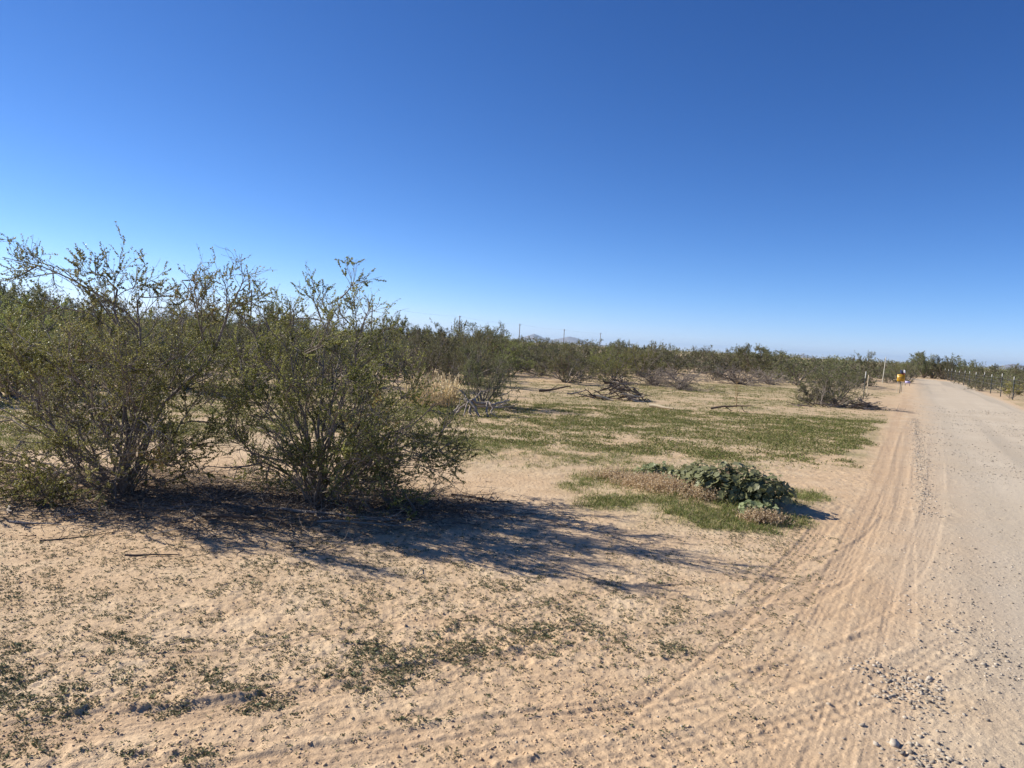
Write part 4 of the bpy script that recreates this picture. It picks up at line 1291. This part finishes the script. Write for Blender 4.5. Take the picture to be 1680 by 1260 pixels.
def gravel():
    r = np.random.default_rng(17); XY = []; SZ = []
    # general spread over the road
    for n, t0, t1, a, b in ((9000, 2.0, 7, .0035, .011), (9000, 7, 16, .005, .014), (7000, 16, 34, .009, .02)):
        s = r.uniform(-.1, 4.2, n); t = r.uniform(t0, t1, n)
        p = np.stack([s * RC + t * RS, -s * RS + t * RC], -1)
        k = r.random(n) < (.15 + .85 * sstep(.45, .68, fbm(p[:, 0], p[:, 1], .9, 3, 18))) * sstep(-.1, .5, s)
        XY.append(p[k]); SZ.append((r.uniform(0, 1, k.sum()) ** 2.5) * (b - a) + a)
    # stray stones on the sand
    n = 1500; s = r.uniform(-1.6, .2, n); t = r.uniform(2, 12, n); XY.append(np.stack([s * RC + t * RS, -s * RS + t * RC], -1)); SZ.append(r.uniform(.003, .008, n))
    # gravel streak along the left wheel line and heaped spots
    n = 2000; t = r.uniform(9, 25, n); s = .26 + r.normal(0, .07, n) - .01 * (t - 9); XY.append(np.stack([s * RC + t * RS, -s * RS + t * RC], -1)); SZ.append(r.uniform(.005, .014, n))
    for px, py, sx_, sy_, n in ((1505, 1125, .07, .10, 330), (1490, 1150, .09, .12, 160), (1510, 1185, .06, .18, 90), (1440, 1098, .10, .06, 90), (1530, 1250, .10, .05, 160), (1480, 1225, .08, .06, 40), (1640, 1100, .16, .12, 160), (1600, 1050, .2, .2, 160), (1560, 1010, .2, .3, 120)):
        x, y = G(px, py); XY.append(np.array([x, y]) + r.normal(0, 1, (n, 2)) * np.array([sx_, sy_])); SZ.append(.0025 + .012 * r.random(n) ** 2.2)
    XY = np.vstack(XY); SZ = np.concatenate(SZ)
    P, Fc = icos(r, len(XY), SZ)
    Z = ground_h(XY[:, 0], XY[:, 1])
    P[..., 0] += XY[:, 0, None]; P[..., 1] += XY[:, 1, None]; P[..., 2] += (Z + SZ * r.uniform(-.35, .25, len(SZ)))[:, None]
    n = len(XY); T = (np.arange(n)[:, None, None] * 12 + Fc[None]).reshape(-1, 3)
    me = mesh_quads('gravel', P.reshape(-1, 3), np.zeros((0, 4)), [M['stone']], tris=T, face_attrs=dict(tint=np.repeat(r.beta(1.6, 1.6, n), 20)))
    link('gravel', me, kind='stuff', label='loose grey gravel strewn along the dirt road', category='gravel')


gravel()


def clods():
    r = np.random.default_rng(27); n = 26000
    rr = 2.4 + 7.5 * r.random(n) ** 1.2; a = np.radians(r.uniform(-40, 22, n)); X, Y = rr * np.sin(a), rr * np.cos(a)
    k = r.random(n) < .25 + .75 * sstep(.4, .65, fbm(X, Y, .4, 3, 19)); X, Y = X[k], Y[k]
    SZ = .0016 + .006 * r.random(len(X)) ** 3
    P, Fc = icos(r, len(X), SZ, .8); Z = ground_h(X, Y)
    P[..., 0] += X[:, None]; P[..., 1] += Y[:, None]; P[..., 2] += (Z + SZ * .15)[:, None]
    T = (np.arange(len(X))[:, None, None] * 12 + Fc[None]).reshape(-1, 3)
    link('soil_crumbs', mesh_quads('soil_crumbs', P.reshape(-1, 3), np.zeros((0, 4)), [M['soil']], tris=T), kind='stuff', label='loose crumbs of dry soil on the sand', category='soil')


clods()


def stones():
    r = np.random.default_rng(19)
    S = [(1467, 1221, .045, 'largest pale stone lying on the sand in front of the road'), (1437, 1222, .03, 'flat grey stone left of the largest pale stone'), (1481, 1237, .03, 'dark grey stone below the largest pale stone'),
         (1505, 1222, .022, 'small pale stone right of the largest pale stone'), (1415, 1191, .026, 'rounded tan stone on the tyre marks'), (1410, 1152, .022, 'small grey stone above the rounded tan stone'), (1440, 1088, .024, 'pale stone at the top left of the gravel patch'),
         (1420, 1097, .022, 'dark stone left of the pale stone above the gravel patch'), (1552, 1168, .022, 'grey stone right of the gravel patch'), (1620, 1182, .02, 'dark stone alone on the road surface'), (1360, 1154, .022, 'tan stone alone on the sand left of the gravel patch'),
         (1252, 998, .018, 'small dark stone alone on the sand near the mallow shadow'), (1290, 1090, .016, 'pale pebble alone on the tyre tracks')]
    for px, py, sz, lab in S:
        x, y = G(px, py); sz = sz * .55; P, Fc = icos(r, 1, np.array([sz]), .65)
        me = mesh_quads('stone', P[0], np.zeros((0, 4)), [M['stone']], tris=Fc, face_attrs=dict(tint=np.full(20, .25 if 'dark' in lab else .85 if 'pale' in lab else .6)))
        link('stone', me, loc=(x, y, float(ground_h([x], [y])[0]) + sz * .2), label=lab, category='stone', group='single stones beside the road')


stones()

# ------------------------------------------------------------------ hills
def hills():
    m, nt, b, out = mat('far_hill_rock')
    co = nd(nt, 'ShaderNodeTexCoord').outputs['Object']
    nt.links.new(ramp(nt, noise(nt, co, .006, 5, .65), [(.3, (.13, .10, .085)), (.7, (.27, .215, .175))]), b.inputs['Base Color']); b.inputs['Roughness'].default_value = 1
    Rr = 9000.
    def bearing(px): d = ray(px, 559 + (px - 840) * .0577); return math.atan2(d[0], d[1])
    pk = [(800, 0), (845, 4), (860, 8), (876, 13.5), (890, 9.5), (905, 6), (918, 9), (932, 12), (948, 11), (962, 6), (985, 3), (1060, 1), (1280, 1), (1305, 4), (1318, 5.5), (1330, 3.5), (1350, 1), (1600, 1), (1640, 5), (1662, 8.5), (1690, 7), (1740, 3), (1800, 0)]
    aa = np.array([bearing(p) for p, _ in pk]); hh = np.array([h for _, h in pk]) / F * Rr
    A = np.linspace(aa[0], aa[-1], 700); D = np.linspace(-1, 1, 25)
    Hh = np.interp(A, aa, hh)
    AA, DD = np.meshgrid(A, D)
    X = np.sin(AA) * (Rr + DD * 900); Y = np.cos(AA) * (Rr + DD * 900)
    rg_ = 1 - np.abs(2 * fbm(X, Y, 420, 4, 70) - 1)
    Z = Hh[None] * np.clip(1 - np.abs(DD) ** 1.3, 0, 1) * (.72 + .42 * rg_) + EYE * 0 - 3
    V = np.stack([X, Y, Z], -1).reshape(-1, 3); n = len(A)
    i = np.arange(len(D) - 1)[:, None] * n; j = np.arange(n - 1)[None]
    Q = np.stack([i + j, i + j + 1, i + n + j + 1, i + n + j], -1).reshape(-1, 4)
    link('hills', mesh_quads('hills', V, Q, m, smooth=True), kind='structure')


hills()

# ------------------------------------------------------------------ haze
HAZE = True
if HAZE:
    V, Q = box(0, 4000, 64, 22000, 22000, 140)
    m = bpy.data.materials.new('haze_air'); m.use_nodes = True; nt = m.node_tree; nt.nodes.clear()
    out = nt.nodes.new('ShaderNodeOutputMaterial'); pv = nt.nodes.new('ShaderNodeVolumePrincipled')
    pv.inputs['Color'].default_value = (.50, .72, .97, 1); pv.inputs['Density'].default_value = 8.0e-5
    pv.inputs['Anisotropy'].default_value = .2
    nt.links.new(pv.outputs[0], out.inputs['Volume'])
    link('haze', mesh_quads('haze', V, Q, m), kind='stuff')

# ------------------------------------------------------------------ light, sky, camera
SUN_EL, SUN_AZ = math.radians(31), math.radians(-69.5)       # azimuth from +Y towards +X
w = bpy.data.worlds.new('World'); SC.world = w; w.use_nodes = True
nt = w.node_tree; nt.nodes.clear()
out = nt.nodes.new('ShaderNodeOutputWorld'); bg = nt.nodes.new('ShaderNodeBackground')
sky = nt.nodes.new('ShaderNodeTexSky'); sky.sky_type = 'NISHITA'; sky.sun_disc = False
sky.sun_elevation = SUN_EL; sky.sun_rotation = SUN_AZ % (2 * math.pi)
sky.altitude = 400; sky.air_density = .6; sky.dust_density = 0.0; sky.ozone_density = 8.0
bg.inputs['Strength'].default_value = .076
sp = nt.nodes.new('ShaderNodeSeparateColor'); nt.links.new(sky.outputs[0], sp.inputs[0])
cb = nt.nodes.new('ShaderNodeCombineColor')
for k_, (g_, m_) in enumerate(((1.54, .919), (1.243, .907), (1.05, 1.16))):      # film response of the phone camera's sky
    nt.links.new(math_n(nt, 'MULTIPLY', math_n(nt, 'POWER', sp.outputs[k_], g_), m_), cb.inputs[k_])
nt.links.new(cb.outputs[0], bg.inputs[0]); nt.links.new(bg.outputs[0], out.inputs[0])

L = bpy.data.lights.new('sun', 'SUN'); L.energy = 5.0; L.angle = math.radians(.53); L.color = (1, .93, .82)
so = bpy.data.objects.new('sun', L); COL.objects.link(so)
from mathutils import Vector, Matrix
sd = Vector((math.sin(SUN_AZ) * math.cos(SUN_EL), math.cos(SUN_AZ) * math.cos(SUN_EL), math.sin(SUN_EL)))
so.rotation_euler = sd.to_track_quat('Z', 'Y').to_euler(); so.location = sd * 50

cd = bpy.data.cameras.new('camera'); cd.sensor_width = 36; cd.lens = F / 1680 * 36; cd.clip_end = 40000; cd.clip_start = .05
cam = bpy.data.objects.new('camera', cd); COL.objects.link(cam); SC.camera = cam
MM = Matrix([list(RM[0]) + [0], list(RM[1]) + [0], list(RM[2]) + [0], [0, 0, 0, 1]]); MM.translation = (0, 0, EYE)
cam.matrix_world = MM

SC.render.engine = 'CYCLES'
SC.cycles.max_bounces = 8; SC.cycles.transparent_max_bounces = 8; SC.cycles.volume_bounces = 0
SC.view_settings.view_transform = 'Standard'; SC.view_settings.look = 'None'
SC.view_settings.exposure = 0.71; SC.view_settings.gamma = 1.0
